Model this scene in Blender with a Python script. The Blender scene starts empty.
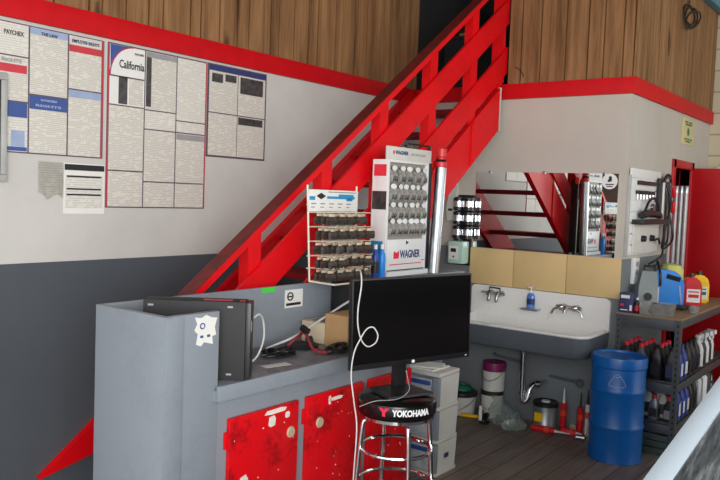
import bpy, bmesh, math, random
from mathutils import Vector, Matrix
random.seed(7)
S = bpy.context.scene
COL = S.collection
PI = math.pi
ORD = ['first', 'second', 'third', 'fourth', 'fifth', 'sixth', 'seventh', 'eighth', 'ninth', 'tenth', 'eleventh', 'twelfth']

# ---------------------------------------------------------------- materials
def lin(c):
    c = c / 255.0
    return c / 12.92 if c <= 0.04045 else ((c + 0.055) / 1.055) ** 2.4
def rgb(t):
    return (lin(t[0]), lin(t[1]), lin(t[2]), 1.0)

class NT:
    def __init__(s, name):
        s.m = bpy.data.materials.new(name)
        s.m.use_nodes = True
        s.t = s.m.node_tree
        s.b = s.t.nodes['Principled BSDF']
    def n(s, typ, **kw):
        o = s.t.nodes.new(typ)
        for k, v in kw.items():
            setattr(o, k, v)
        return o
    def l(s, a, b):
        s.t.links.new(a, b)
    def coords(s, scale=(1, 1, 1)):
        tc = s.n('ShaderNodeTexCoord')
        mp = s.n('ShaderNodeMapping')
        mp.inputs['Scale'].default_value = scale
        s.l(tc.outputs['Object'], mp.inputs['Vector'])
        return mp.outputs['Vector']
    def noise(s, vec, scale, detail=4, rough=0.55):
        n = s.n('ShaderNodeTexNoise')
        n.inputs['Scale'].default_value = scale
        n.inputs['Detail'].default_value = detail
        n.inputs['Roughness'].default_value = rough
        s.l(vec, n.inputs['Vector'])
        return n.outputs['Fac']
    def ramp(s, fac, stops):
        r = s.n('ShaderNodeValToRGB')
        e = r.color_ramp.elements
        while len(e) < len(stops):
            e.new(0.5)
        for k, (p, c) in enumerate(stops):
            e[k].position = p
            e[k].color = c if len(c) == 4 else (*c, 1)
        s.l(fac, r.inputs['Fac'])
        return r.outputs['Color']
    def mix(s, fac, a, b, blend='MIX'):
        m = s.n('ShaderNodeMix', data_type='RGBA', blend_type=blend)
        if isinstance(fac, (int, float)):
            m.inputs[0].default_value = fac
        else:
            s.l(fac, m.inputs[0])
        for sock, v in ((m.inputs[6], a), (m.inputs[7], b)):
            if isinstance(v, tuple):
                sock.default_value = v
            else:
                s.l(v, sock)
        return m.outputs[2]
    def math(s, op, a, b=0.0):
        m = s.n('ShaderNodeMath', operation=op)
        for k, v in ((0, a), (1, b)):
            if isinstance(v, (int, float)):
                m.inputs[k].default_value = v
            else:
                s.l(v, m.inputs[k])
        return m.outputs[0]
    def bump(s, h, strength=0.2, dist=0.01):
        b = s.n('ShaderNodeBump')
        b.inputs['Strength'].default_value = strength
        b.inputs['Distance'].default_value = dist
        s.l(h, b.inputs['Height'])
        s.l(b.outputs['Normal'], s.b.inputs['Normal'])

def pm(name, c, rough=0.5, metal=0.0, var=0.10, scale=9.0, bump=0.0, spec=0.5, coat=0.0, trans=0.0, alpha=1.0):
    """plain paint / plastic / metal with a little wear"""
    k = NT(name)
    v = k.coords()
    f = k.noise(v, scale)
    base = rgb(c)
    lo = tuple(x * (1 - var) for x in base[:3]) + (1,)
    hi = tuple(min(1, x * (1 + var)) for x in base[:3]) + (1,)
    k.l(k.ramp(f, [(0.3, lo), (0.7, hi)]), k.b.inputs['Base Color'])
    k.b.inputs['Roughness'].default_value = rough
    k.b.inputs['Metallic'].default_value = metal
    k.b.inputs['Specular IOR Level'].default_value = spec
    k.b.inputs['Coat Weight'].default_value = coat
    k.b.inputs['Transmission Weight'].default_value = trans
    k.b.inputs['Alpha'].default_value = alpha
    if bump:
        k.bump(k.noise(v, scale * 6), bump, 0.004)
    return k.m

def worn(name, c, c2, thr=0.62, scale=5.0, rough=0.4, fine=40.0, spec=0.5, bump=0.08):
    """paint with patches of a second colour (dirt, wear)"""
    k = NT(name)
    v = k.coords()
    a = k.noise(v, scale, 6, 0.7)
    b = k.noise(v, fine, 3)
    m = k.math('ADD', k.math('MULTIPLY', a, 0.8), k.math('MULTIPLY', b, 0.2))
    f = k.ramp(m, [(thr - 0.08, (0, 0, 0)), (thr + 0.08, (1, 1, 1))])
    k.l(k.mix(f, rgb(c), rgb(c2)), k.b.inputs['Base Color'])
    k.b.inputs['Roughness'].default_value = rough
    k.b.inputs['Specular IOR Level'].default_value = spec
    k.bump(b, bump, 0.003)
    return k.m

def wall_mat(name, white, grey, zline):
    k = NT(name)
    v = k.coords()
    sep = k.n('ShaderNodeSeparateXYZ')
    k.l(v, sep.inputs[0])
    f = k.math('GREATER_THAN', sep.outputs['Z'], zline)
    col = k.mix(f, rgb(grey), rgb(white))
    d = k.ramp(k.noise(v, 2.2, 6, 0.65), [(0.3, (0.90, 0.90, 0.90)), (0.65, (1, 1, 1))])
    k.l(k.mix(1.0, col, d, 'MULTIPLY'), k.b.inputs['Base Color'])
    k.b.inputs['Roughness'].default_value = 0.62
    k.b.inputs['Specular IOR Level'].default_value = 0.25
    k.bump(k.noise(v, 60, 3), 0.08, 0.004)
    return k.m

def wood_mat(name):
    k = NT(name)
    v = k.coords((1, 1, 0.05))
    a = k.noise(v, 26, 6, 0.65)
    b = k.noise(k.coords((1, 1, 0.12)), 6, 4, 0.6)
    m = k.math('ADD', k.math('MULTIPLY', a, 0.6), k.math('MULTIPLY', b, 0.4))
    c = k.ramp(m, [(0.30, rgb((58, 36, 21))), (0.45, rgb((122, 86, 53))), (0.62, rgb((158, 116, 77)))])
    kn = k.ramp(k.noise(k.coords((1, 1, 0.35)), 7, 3, 0.5), [(0.66, (0, 0, 0)), (0.74, (1, 1, 1))])
    c = k.mix(kn, c, rgb((84, 54, 30)))
    k.l(c, k.b.inputs['Base Color'])
    k.b.inputs['Roughness'].default_value = 0.6
    k.b.inputs['Specular IOR Level'].default_value = 0.3
    k.bump(a, 0.25, 0.004)
    return k.m

def floor_mat(name):
    k = NT(name)
    tc = k.n('ShaderNodeTexCoord')
    sep = k.n('ShaderNodeSeparateXYZ'); k.l(tc.outputs['Object'], sep.inputs[0])
    cb = k.n('ShaderNodeCombineXYZ')
    k.l(sep.outputs['Y'], cb.inputs['X']); k.l(sep.outputs['X'], cb.inputs['Y'])
    br = k.n('ShaderNodeTexBrick')
    br.offset = 0.37
    br.inputs['Scale'].default_value = 1.0
    br.inputs['Brick Width'].default_value = 1.2
    br.inputs['Row Height'].default_value = 0.15
    br.inputs['Mortar Size'].default_value = 0.003
    br.inputs['Color1'].default_value = rgb((144, 131, 121))
    br.inputs['Color2'].default_value = rgb((126, 114, 105))
    br.inputs['Mortar'].default_value = rgb((38, 33, 31))
    k.l(cb.outputs[0], br.inputs['Vector'])
    g = k.noise(k.coords((1, 0.07, 1)), 30, 5, 0.65)
    gr = k.ramp(g, [(0.3, (0.6, 0.6, 0.6)), (0.7, (1.25, 1.22, 1.2))])
    k.l(k.mix(1.0, br.outputs['Color'], gr, 'MULTIPLY'), k.b.inputs['Base Color'])
    k.b.inputs['Roughness'].default_value = 0.45
    k.b.inputs['Specular IOR Level'].default_value = 0.35
    k.bump(g, 0.1, 0.002)
    return k.m

def print_mat(name, paper=(226, 220, 210), ink=(120, 116, 112), pitch=0.017, amount=0.55, hor='Y', wid=0.28):
    """sheet of small print: rows of broken dashes (print runs along hor)"""
    k = NT(name)
    tc = k.n('ShaderNodeTexCoord')
    sep = k.n('ShaderNodeSeparateXYZ'); k.l(tc.outputs['Object'], sep.inputs[0])
    row = k.math('DIVIDE', sep.outputs['Z'], pitch)
    fr = k.math('FRACT', row)
    line = k.math('LESS_THAN', fr, 0.55)
    ri = k.math('FLOOR', row)
    cb = k.n('ShaderNodeCombineXYZ')
    k.l(k.math('MULTIPLY', sep.outputs[hor], 14.0), cb.inputs['X'])
    k.l(k.math('MULTIPLY', ri, 3.7), cb.inputs['Y'])
    nz = k.noise(cb.outputs[0], 1.6, 2)
    word = k.math('GREATER_THAN', nz, 0.43)
    f = k.math('MULTIPLY', k.math('MULTIPLY', line, word), amount)
    c = k.mix(f, rgb(paper), rgb(ink))
    k.l(c, k.b.inputs['Base Color'])
    k.b.inputs['Roughness'].default_value = 0.35
    k.b.inputs['Specular IOR Level'].default_value = 0.4
    return k.m

def block_mat(name):
    k = NT(name)
    tc = k.n('ShaderNodeTexCoord')
    sep = k.n('ShaderNodeSeparateXYZ'); k.l(tc.outputs['Object'], sep.inputs[0])
    cb = k.n('ShaderNodeCombineXYZ')
    k.l(sep.outputs['X'], cb.inputs['X']); k.l(sep.outputs['Z'], cb.inputs['Y'])
    br = k.n('ShaderNodeTexBrick')
    br.inputs['Scale'].default_value = 1.0
    br.inputs['Brick Width'].default_value = 0.40
    br.inputs['Row Height'].default_value = 0.20
    br.inputs['Mortar Size'].default_value = 0.008
    br.inputs['Color1'].default_value = rgb((196, 184, 158))
    br.inputs['Color2'].default_value = rgb((186, 174, 148))
    br.inputs['Mortar'].default_value = rgb((150, 140, 120))
    k.l(cb.outputs[0], br.inputs['Vector'])
    k.l(br.outputs['Color'], k.b.inputs['Base Color'])
    k.b.inputs['Roughness'].default_value = 0.85
    k.bump(br.outputs['Fac'], -0.6, 0.01)
    return k.m

M = {}
M['wall'] = wall_mat('painted_plaster_two_tone', (202, 199, 193), (82, 87, 93), 1.295)
M['wallb'] = wall_mat('painted_wall_two_tone', (192, 185, 174), (120, 125, 129), 1.31)
M['wood'] = wood_mat('brown_wood_siding')
M['floor'] = floor_mat('dark_plank_floor')
M['concrete'] = pm('outside_bounce_concrete', (214, 210, 202), 0.85, bump=0.2)
M['brown'] = pm('dark_brown_door', (70, 52, 46), 0.95, spec=0.03)
M['block'] = block_mat('painted_block')
M['red'] = worn('red_gloss_paint', (222, 8, 20), (206, 8, 18), 0.55, 3.0, 0.45, spec=0.22)
M['redtread'] = worn('red_tread_paint_shaded', (150, 14, 24), (112, 14, 20), 0.5, 9.0, 0.6, spec=0.2)  # darker red on the treads stands in for stairwell shade
M['redtrim'] = pm('red_trim_paint', (196, 6, 18), 0.5, var=0.08, spec=0.22)
M['redcap'] = worn('dark_red_paint', (112, 20, 22), (84, 18, 18), 0.5, 12.0, 0.5)  # darker red than the rest of the railing
M['reddoor'] = worn('red_door_paint_scuffed', (212, 10, 22), (96, 8, 12), 0.59, 4.0, 0.35, spec=0.3)
M['redleaf'] = pm('red_door_leaf', (178, 8, 20), 0.4, var=0.06)
M['counter'] = worn('grey_blue_counter_paint', (134, 141, 149), (126, 133, 141), 0.58, 3.0, 0.42)
M['counter2'] = worn('grey_worktop_paint', (122, 126, 132), (96, 98, 100), 0.52, 9.0, 0.4)
M['chip'] = pm('bare_chipped_paint', (226, 218, 206), 0.7)
M['ceil'] = pm('ceiling_dark', (72, 70, 68), 0.9)
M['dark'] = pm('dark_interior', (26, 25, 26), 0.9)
M['black'] = pm('black_plastic', (24, 24, 26), 0.38, var=0.15)
M['blackm'] = pm('black_matte', (32, 32, 34), 0.65)
M['screen'] = pm('black_screen', (9, 8, 9), 0.22, var=0.02, spec=0.35)
M['vinyl'] = pm('black_vinyl', (14, 14, 15), 0.22, var=0.1, bump=0.05)
M['chrome'] = pm('chrome', (214, 216, 220), 0.12, 1.0, var=0.03)
M['steel'] = pm('brushed_steel', (176, 178, 182), 0.3, 1.0, var=0.08, scale=20)
M['white'] = pm('white_plastic', (226, 226, 224), 0.4, var=0.03)
M['offwhite'] = pm('off_white_plastic', (206, 204, 196), 0.5, var=0.06)
M['enamel'] = worn('white_enamel', (236, 236, 232), (176, 172, 164), 0.66, 6.0, 0.22)
M['apron'] = pm('dark_grey_sink_paint', (88, 94, 100), 0.4, var=0.08)
M['tan'] = pm('tan_backsplash_board', (212, 182, 128), 0.6, var=0.05, scale=5)
M['mirror'] = pm('mirror_silver', (222, 224, 222), 0.012, 1.0, var=0.0)
M['darksteel'] = pm('dark_grey_shelf_steel', (76, 80, 84), 0.45, 0.3, var=0.12)
M['particle'] = pm('particle_board', (150, 122, 92), 0.75, var=0.18, scale=60)
M['blue'] = worn('blue_drum_paint', (8, 94, 172), (10, 82, 152), 0.6, 6.0, 0.32)
M['bluej'] = pm('blue_jug_plastic', (20, 134, 226), 0.35)
M['blueb'] = pm('blue_bottle_plastic', (28, 62, 150), 0.35)
M['navy'] = pm('navy_print', (40, 46, 92), 0.5)
M['redp'] = pm('red_plastic', (206, 22, 34), 0.35)
M['pinkred'] = pm('pinkish_red_plastic', (216, 48, 66), 0.4)
M['yellow'] = pm('yellow_plastic', (244, 196, 10), 0.35)
M['yelldim'] = pm('dull_yellow', (150, 130, 40), 0.6)
M['chargergrey'] = pm('charger_grey', (138, 146, 144), 0.45)
M['rag'] = pm('pale_yellow_cloth', (206, 204, 116), 0.8, bump=0.3)
M['purple'] = pm('purple_lid', (122, 22, 84), 0.4)
M['green'] = pm('green_plastic', (20, 100, 74), 0.45)
M['greentag'] = pm('green_tape', (70, 214, 60), 0.5, var=0.03)
M['greytray'] = pm('grey_green_tray_plastic', (92, 104, 98), 0.5)
M['card'] = pm('cardboard', (186, 148, 102), 0.8, var=0.08)
M['cardlight'] = pm('pale_cardboard', (206, 188, 160), 0.8, var=0.06)
M['paper'] = pm('paper_white', (228, 226, 220), 0.6, var=0.03)
M['print'] = print_mat('small_print_sheet', (218, 213, 203), (128, 124, 120), 0.012, 0.24)
M['printx'] = print_mat('label_small_print', hor='X', pitch=0.008)
M['printdense'] = print_mat('dense_print_sheet', (214, 208, 197), (118, 114, 110), 0.0095, 0.30)
M['pborder'] = pm('poster_border_dark', (90, 72, 84), 0.4)
M['pred'] = pm('poster_red', (196, 44, 58), 0.4)
M['pblue'] = pm('poster_blue', (50, 76, 142), 0.4)
M['pltblue'] = pm('poster_pale_blue', (150, 166, 196), 0.4)
M['pdark'] = pm('poster_photo_dark', (62, 60, 60), 0.4, var=0.6, scale=30)
M['ink'] = pm('black_ink', (26, 26, 30), 0.5)
M['inkblue'] = pm('dark_blue_ink', (38, 52, 106), 0.5)
M['inkwhite'] = pm('white_ink', (240, 240, 240), 0.5)
M['inkred'] = pm('red_pink_ink', (226, 26, 70), 0.45)
M['inkcyan'] = pm('cyan_blue_ink', (24, 140, 190), 0.5)
M['greyink'] = pm('grey_ink', (150, 148, 150), 0.5)
M['frame'] = pm('grey_metal_frame', (176, 176, 172), 0.4, 0.2)
M['peg'] = pm('grey_display_backing', (142, 138, 130), 0.55)
M['pack'] = pm('clear_blister_pack', (150, 148, 142), 0.25, var=0.5, scale=60)
M['packd'] = pm('dark_small_parts', (64, 57, 52), 0.35, var=0.7, scale=70)
M['packt'] = pm('tan_packet_top', (196, 178, 150), 0.5, var=0.2)
M['wire'] = pm('cream_coated_wire', (222, 214, 196), 0.45)
M['cablew'] = pm('white_cable', (210, 208, 204), 0.45)
M['cableb'] = pm('black_cable', (20, 20, 22), 0.5)
M['cablered'] = pm('dark_red_cable', (120, 30, 40), 0.5)
M['carpaint'] = pm('white_car_paint', (190, 202, 212), 0.22, var=0.01, coat=0.6)
M['rubber'] = pm('rubber_black', (22, 22, 22), 0.75)
M['mint'] = pm('mint_translucent_plastic', (176, 208, 196), 0.3, var=0.05)
M['yellsign'] = pm('pale_yellow_sign', (204, 194, 140), 0.55, var=0.06)
M['beamblue'] = pm('blue_beam_paint', (70, 132, 160), 0.5)
M['silver'] = pm('silver_can', (150, 154, 156), 0.35, 0.6, var=0.2)
M['orange'] = pm('orange_red_plastic', (238, 70, 36), 0.4)
M['putty'] = pm('putty_strip', (196, 190, 180), 0.7)
M['tubew'] = pm('pearly_tube', (158, 152, 152), 0.3, 0.25, var=0.12, scale=14)
M['lidblack'] = pm('black_can_lid', (40, 40, 42), 0.4, 0.3)
M['beige'] = pm('beige_block', (188, 170, 140), 0.8)

def clear_mat(name, tint, alpha, rough=0.15):
    k = NT(name)
    k.b.inputs['Base Color'].default_value = rgb(tint)
    k.b.inputs['Roughness'].default_value = rough
    v = k.coords()
    f = k.noise(v, 14, 3)
    k.l(k.ramp(f, [(0.3, (alpha * 0.7,) * 3), (0.7, (min(1, alpha * 1.25),) * 3)]), k.b.inputs['Alpha'])
    k.bump(k.noise(v, 22, 4), 0.5, 0.01)
    return k.m
M['bag'] = clear_mat('clear_plastic_bag', (176, 194, 184), 0.26, 0.12)
M['clear'] = clear_mat('clear_box_plastic', (170, 168, 164), 0.36, 0.2)
M['drawer'] = clear_mat('frosted_drawer_plastic', (196, 200, 204), 0.78, 0.3)
M['soap'] = clear_mat('blue_liquid_soap', (96, 140, 220), 0.9, 0.1)

def windshield_mat():
    k = NT('windshield_glass_painted_reflections')
    v = k.coords((1, 0.10, 0.10))
    a = k.noise(v, 55, 5, 0.7)
    c = k.ramp(a, [(0.35, rgb((48, 52, 54))), (0.55, rgb((92, 96, 98))), (0.72, rgb((150, 154, 156)))])  # streaks in the colour imitate reflections on the glass
    k.l(c, k.b.inputs['Base Color'])
    k.b.inputs['Roughness'].default_value = 0.12
    k.b.inputs['Specular IOR Level'].default_value = 0.5
    return k.m
M['glass'] = windshield_mat()

# ---------------------------------------------------------------- mesh builder
class MB:
    def __init__(s):
        s.bm = bmesh.new()
    def box(s, a, b, bev=0.0):
        x0, y0, z0 = [min(a[i], b[i]) for i in range(3)]
        x1, y1, z1 = [max(a[i], b[i]) for i in range(3)]
        return s.obox(((x0 + x1) / 2, (y0 + y1) / 2, (z0 + z1) / 2), (x1 - x0, y1 - y0, z1 - z0), None, bev)
    def obox(s, c, size, R=None, bev=0.0):
        r = bmesh.ops.create_cube(s.bm, size=1.0)
        vs = r['verts']
        R = R or Matrix.Identity(3)
        for v in vs:
            v.co = Vector(c) + R @ Vector((v.co.x * size[0], v.co.y * size[1], v.co.z * size[2]))
        if bev > 0:
            es = list({e for v in vs for e in v.link_edges})
            bmesh.ops.bevel(s.bm, geom=es, offset=min(bev, min(size) * 0.45), segments=2, affect='EDGES', profile=0.6)
        return s
    def cyl(s, p0, p1, r0, r1=None, seg=16):
        p0, p1 = Vector(p0), Vector(p1)
        r1 = r0 if r1 is None else r1
        d = (p1 - p0)
        R = d.to_track_quat('Z', 'Y').to_matrix()
        prof = [(0, 0), (r0, 0), (r1, d.length), (0, d.length)]
        return s.lathe(prof, p0, seg, R)
    def lathe(s, prof, c=(0, 0, 0), seg=24, R=None, sx=1.0, sy=1.0):
        R = R or Matrix.Identity(3)
        c = Vector(c)
        rings = []
        for r, z in prof:
            if r < 1e-6:
                rings.append([s.bm.verts.new(c + R @ Vector((0, 0, z)))])
            else:
                rings.append([s.bm.verts.new(c + R @ Vector((sx * r * math.cos(2 * PI * k / seg), sy * r * math.sin(2 * PI * k / seg), z))) for k in range(seg)])
        for a, b in zip(rings, rings[1:]):
            if len(a) == 1 and len(b) == 1:
                continue
            for k in range(seg):
                j = (k + 1) % seg
                if len(a) == 1:
                    s.bm.faces.new((a[0], b[j], b[k]))
                elif len(b) == 1:
                    s.bm.faces.new((a[k], a[j], b[0]))
                else:
                    s.bm.faces.new((a[k], a[j], b[j], b[k]))
        return s
    def loft(s, rings, cap0=True, cap1=True):
        vr = [[s.bm.verts.new(Vector(p)) for p in r] for r in rings]
        n = len(vr[0])
        for a, b in zip(vr, vr[1:]):
            for k in range(n):
                j = (k + 1) % n
                s.bm.faces.new((a[k], a[j], b[j], b[k]))
        if cap0:
            s.bm.faces.new(list(reversed(vr[0])))
        if cap1:
            s.bm.faces.new(vr[-1])
        return s
    def tube(s, pts, r, seg=8, closed=False):
        pts = [Vector(p) for p in pts]
        n = len(pts)
        rings = []
        up = None
        for i, p in enumerate(pts):
            if closed:
                t = pts[(i + 1) % n] - pts[i - 1]
            else:
                t = pts[min(i + 1, n - 1)] - pts[max(i - 1, 0)]
            t.normalize()
            if up is None:
                up = t.orthogonal().normalized()
            else:
                up = (up - t * up.dot(t))
                up = up.normalized() if up.length > 1e-5 else t.orthogonal().normalized()
            w = t.cross(up)
            rr = r[i] if isinstance(r, (list, tuple)) else r
            rings.append([s.bm.verts.new(p + rr * (math.cos(2 * PI * k / seg) * up + math.sin(2 * PI * k / seg) * w)) for k in range(seg)])
        m = n if closed else n - 1
        for i in range(m):
            a, b = rings[i], rings[(i + 1) % n]
            for k in range(seg):
                j = (k + 1) % seg
                s.bm.faces.new((a[k], a[j], b[j], b[k]))
        if not closed:
            s.bm.faces.new(list(reversed(rings[0])))
            s.bm.faces.new(rings[-1])
        return s
    def prism(s, pts, axis, lo, hi):
        def P(u, v, w):
            return {'x': (w, u, v), 'y': (u, w, v), 'z': (u, v, w)}[axis]
        a = [P(u, v, lo) for u, v in pts]
        b = [P(u, v, hi) for u, v in pts]
        return s.loft([a, b])
    def ring(s, c, R, r, axis=(0, 0, 1), seg=28, rs=8):
        q = Vector(axis).normalized().to_track_quat('Z', 'Y').to_matrix()
        pts = [Vector(c) + q @ Vector((R * math.cos(2 * PI * k / seg), R * math.sin(2 * PI * k / seg), 0)) for k in range(seg)]
        return s.tube(pts, r, rs, True)
    def quad(s, *pts):
        s.bm.faces.new([s.bm.verts.new(Vector(p)) for p in pts])
        return s

def curve(pts, n=8):
    """Catmull-Rom through pts"""
    P = [Vector(p) for p in pts]
    P = [P[0] * 2 - P[1]] + P + [P[-1] * 2 - P[-2]]
    out = []
    for i in range(1, len(P) - 2):
        for k in range(n):
            t = k / n
            a, b, c, d = P[i - 1], P[i], P[i + 1], P[i + 2]
            out.append(0.5 * ((2 * b) + (c - a) * t + (2 * a - 5 * b + 4 * c - d) * t * t + (3 * b - a - 3 * c + d) * t ** 3))
    out.append(P[-2])
    return out

def finish(name, mb, mat, smooth=True):
    me = bpy.data.meshes.new(name)
    bmesh.ops.recalc_face_normals(mb.bm, faces=mb.bm.faces[:])
    mb.bm.to_mesh(me)
    mb.bm.free()
    me.materials.append(mat)
    if smooth:
        me.polygons.foreach_set('use_smooth', [True] * len(me.polygons))
        me.set_sharp_from_angle(angle=math.radians(38))
    return me

def tag(o, label=None, cat=None, group=None, kind=None):
    if label: o['label'] = label
    if cat: o['category'] = cat
    if group: o['group'] = group
    if kind: o['kind'] = kind
    return o

def link(name, me, parent=None):
    o = bpy.data.objects.new(name, me)
    COL.objects.link(o)
    if parent is not None:
        o.parent = parent
    return o

def root_matrix(o):
    while o.parent is not None:
        o = o.parent
    return Matrix.Translation(o.location) @ o.rotation_euler.to_matrix().to_4x4()

def part(name, mb, mat, parent, world=False, label=None, kind=None):
    """child mesh; coordinates local to the thing, or world if world=True"""
    if world:
        bmesh.ops.transform(mb.bm, matrix=root_matrix(parent).inverted(), verts=mb.bm.verts[:])
    o = link(name, finish(name, mb, mat), parent)
    return tag(o, label, None, None, kind)

def solo(name, mb, mat, label, cat, loc=(0, 0, 0), rotz=0.0, group=None, world=True):
    """a thing that is one mesh; world coordinates are shifted so that its origin is loc"""
    if world:
        m = Matrix.Translation(loc) @ Matrix.Rotation(rotz, 4, 'Z')
        bmesh.ops.transform(mb.bm, matrix=m.inverted(), verts=mb.bm.verts[:])
    o = link(name, finish(name, mb, mat))
    o.location = loc
    o.rotation_euler = (0, 0, rotz)
    return tag(o, label, cat, group)

def thing(name, label, cat, loc=(0, 0, 0), rotz=0.0, group=None):
    o = link(name, None)
    o.empty_display_size = 0.05
    o.location = loc
    o.rotation_euler = (0, 0, rotz)
    return tag(o, label, cat, group)

def struct(name, mb, mat):
    return tag(link(name, finish(name, mb, mat)), kind='structure')

def dup(root, loc, rotz=None, label=None, group=None):
    r = root.copy(); COL.objects.link(r); r.location = loc
    if rotz is not None: r.rotation_euler = (0, 0, rotz)
    if label: r['label'] = label
    if group: r['group'] = group
    for ch in list(root.children):
        c = ch.copy(); COL.objects.link(c); c.parent = r
        for g in ch.children:
            d = g.copy(); COL.objects.link(d); d.parent = c
    return r

FX = Matrix(((0, 0, 1), (1, 0, 0), (0, 1, 0)))     # text facing +x, running along +y
FY = Matrix(((1, 0, 0), (0, 0, -1), (0, 1, 0)))    # text facing -y, running along +x
def text_mb(s, size, loc, R, width=None, bold=0.0, fn=None):
    cu = bpy.data.curves.new('lettering', 'FONT')
    cu.body = s
    cu.size = size
    cu.align_x = 'CENTER'
    cu.align_y = 'CENTER'
    cu.offset = bold
    cu.extrude = 0.0006
    cu.resolution_u = 3
    o = bpy.data.objects.new('lettering', cu)
    COL.objects.link(o)
    bpy.context.view_layer.update()
    me = bpy.data.meshes.new_from_object(o.evaluated_get(bpy.context.evaluated_depsgraph_get()))
    bpy.data.objects.remove(o)
    mb = MB()
    mb.bm.from_mesh(me)
    bpy.data.meshes.remove(me)
    xs = [v.co.x for v in mb.bm.verts]
    k = 1.0
    if width:
        k = width / (max(xs) - min(xs))
    mid = (max(xs) + min(xs)) / 2
    for v in mb.bm.verts:
        p = Vector(((v.co.x - mid) * k, v.co.y, v.co.z))
        v.co = fn(p) if fn else Vector(loc) + R @ p
    return mb

# ---------------------------------------------------------------- the setting
W = 1.85
ZC = 4.6
struct('floor', MB().box((-0.2, -7, -0.1), (7, 4.2, 0)), M['floor'])
og = MB()
og.box((-6, -22, -0.12), (20, -7.0, -0.02)).box((7.0, -7.0, -0.12), (20, 4.2, -0.02))
struct('floor_outside_bounce', og, M['concrete'])  # unseen pale ground added to bounce light into the lower room
dm = MB()
dm.box((0.0005, -5.75, 0), (0.03, -4.42, 2.3), 0.004).box((0.0305, -5.66, 0.02), (0.05, -4.51, 2.2), 0.004)
struct('door_2', dm, M['brown'])
struct('wall_left', MB().box((-0.15, -7, 0), (0, 4.2, 2.60)), M['wall'])
struct('wall_back', MB().box((0, 0, 0), (W - 0.08, 0.1, 2.60)), M['wallb'])
ws = MB()
ws.box((W - 0.08, 0, 0), (W, 1.17, 2.60))
ws.box((W - 0.08, 1.68, 0), (W, 4.2, 2.60))
ws.box((W - 0.08, 1.17, 2.03), (W, 1.68, 2.60))
struct('wall_side', ws, M['wallb'])
struct('wall_far', MB().box((W, 2.3, 0), (7, 2.5, ZC)), M['block'])
struct('ceiling', MB().box((-0.2, -7, ZC), (7, 4.2, ZC + 0.1)), M['ceil'])

def siding(axis, h0, h1, z0, z1, at, out, pitches):
    """vertical boards with open grooves over a backing sheet"""
    mb = MB()
    th = 0.018 * out
    def bx(a, b, d0, d1, za, zb):
        if axis == 'x': mb.box((a, at + d0, za), (b, at + d1, zb))
        else: mb.box((at + d0, a, za), (at + d1, b, zb))
    bx(h0, h1, -0.05 * out, 0, z0, z1)
    h = h0; k = 0
    while h < h1 - 0.02:
        w = pitches[k % len(pitches)]
        e = min(h + w, h1)
        bx(h + 0.0055, e - 0.0055, 0, th, z0, z1)
        h = e; k += 1
    return mb
struct('wall_upper_left', siding('y', -7, 0.0, 2.60, ZC, 0.0, 1, [0.15, 0.10, 0.20, 0.08, 0.15]), M['wood'])
struct('wall_upper_back', siding('x', 0.875, W, 2.60, ZC, 0.0, -1, [0.11, 0.16, 0.20, 0.17, 0.12, 0.14]), M['wood'])
struct('wall_upper_side', siding('y', 0.0, 2.3, 2.60, ZC, W, 1, [0.10, 0.13, 0.10, 0.08]), M['wood'])
# red trim boards
struct('trim_1', MB().box((0, -7, 2.495), (0.028, 0.0, 2.612), 0.003), M['redtrim'])
struct('trim_2', MB().box((0.028, -0.028, 2.495), (W + 0.028, 0.0, 2.612), 0.003), M['redtrim'])
struct('trim_3', MB().box((W, 0.0, 2.495), (W + 0.028, 2.3, 2.612), 0.003), M['redtrim'])
# mezzanine store behind the stair opening
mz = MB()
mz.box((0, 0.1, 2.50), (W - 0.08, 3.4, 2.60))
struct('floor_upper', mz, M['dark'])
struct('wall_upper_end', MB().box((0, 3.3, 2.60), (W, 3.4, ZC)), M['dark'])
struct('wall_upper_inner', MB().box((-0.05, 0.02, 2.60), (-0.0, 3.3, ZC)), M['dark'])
# room behind the red side door
wi = MB()
wi.box((0.3, 0.101, 0), (0.35, 4.19, 2.49))
wi.box((0.351, 3.3, 0), (W - 0.081, 3.35, 2.49))
struct('wall_inner', wi, M['redleaf'])
# door 1: red frame and open leaf
fr = MB()
fr.box((W - 0.09, 1.10, 0), (W + 0.02, 1.17, 2.10), 0.004)
fr.box((W - 0.09, 1.68, 0), (W + 0.02, 1.75, 2.10), 0.004)
fr.box((W - 0.09, 1.10, 2.03), (W + 0.02, 1.75, 2.10), 0.004)
d1 = struct('door_1', fr, M['redleaf'])
lf = MB()
lf.box((W + 0.02, 1.70, 0.01), (W + 0.92, 1.74, 2.05), 0.004)
dl = link('door_leaf', finish('door_leaf', lf, M['redleaf']), d1)
kn = MB().cyl((W + 0.85, 1.70, 1.0), (W + 0.85, 1.66, 1.0), 0.012).lathe([(0, 0), (0.026, 0.005), (0.03, 0.02), (0.02, 0.035), (0, 0.038)], (W + 0.85, 1.66, 1.0), 16, Matrix.Rotation(PI / 2, 3, 'X'))
link('door_knob', finish('door_knob', kn, M['steel']), dl)

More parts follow.
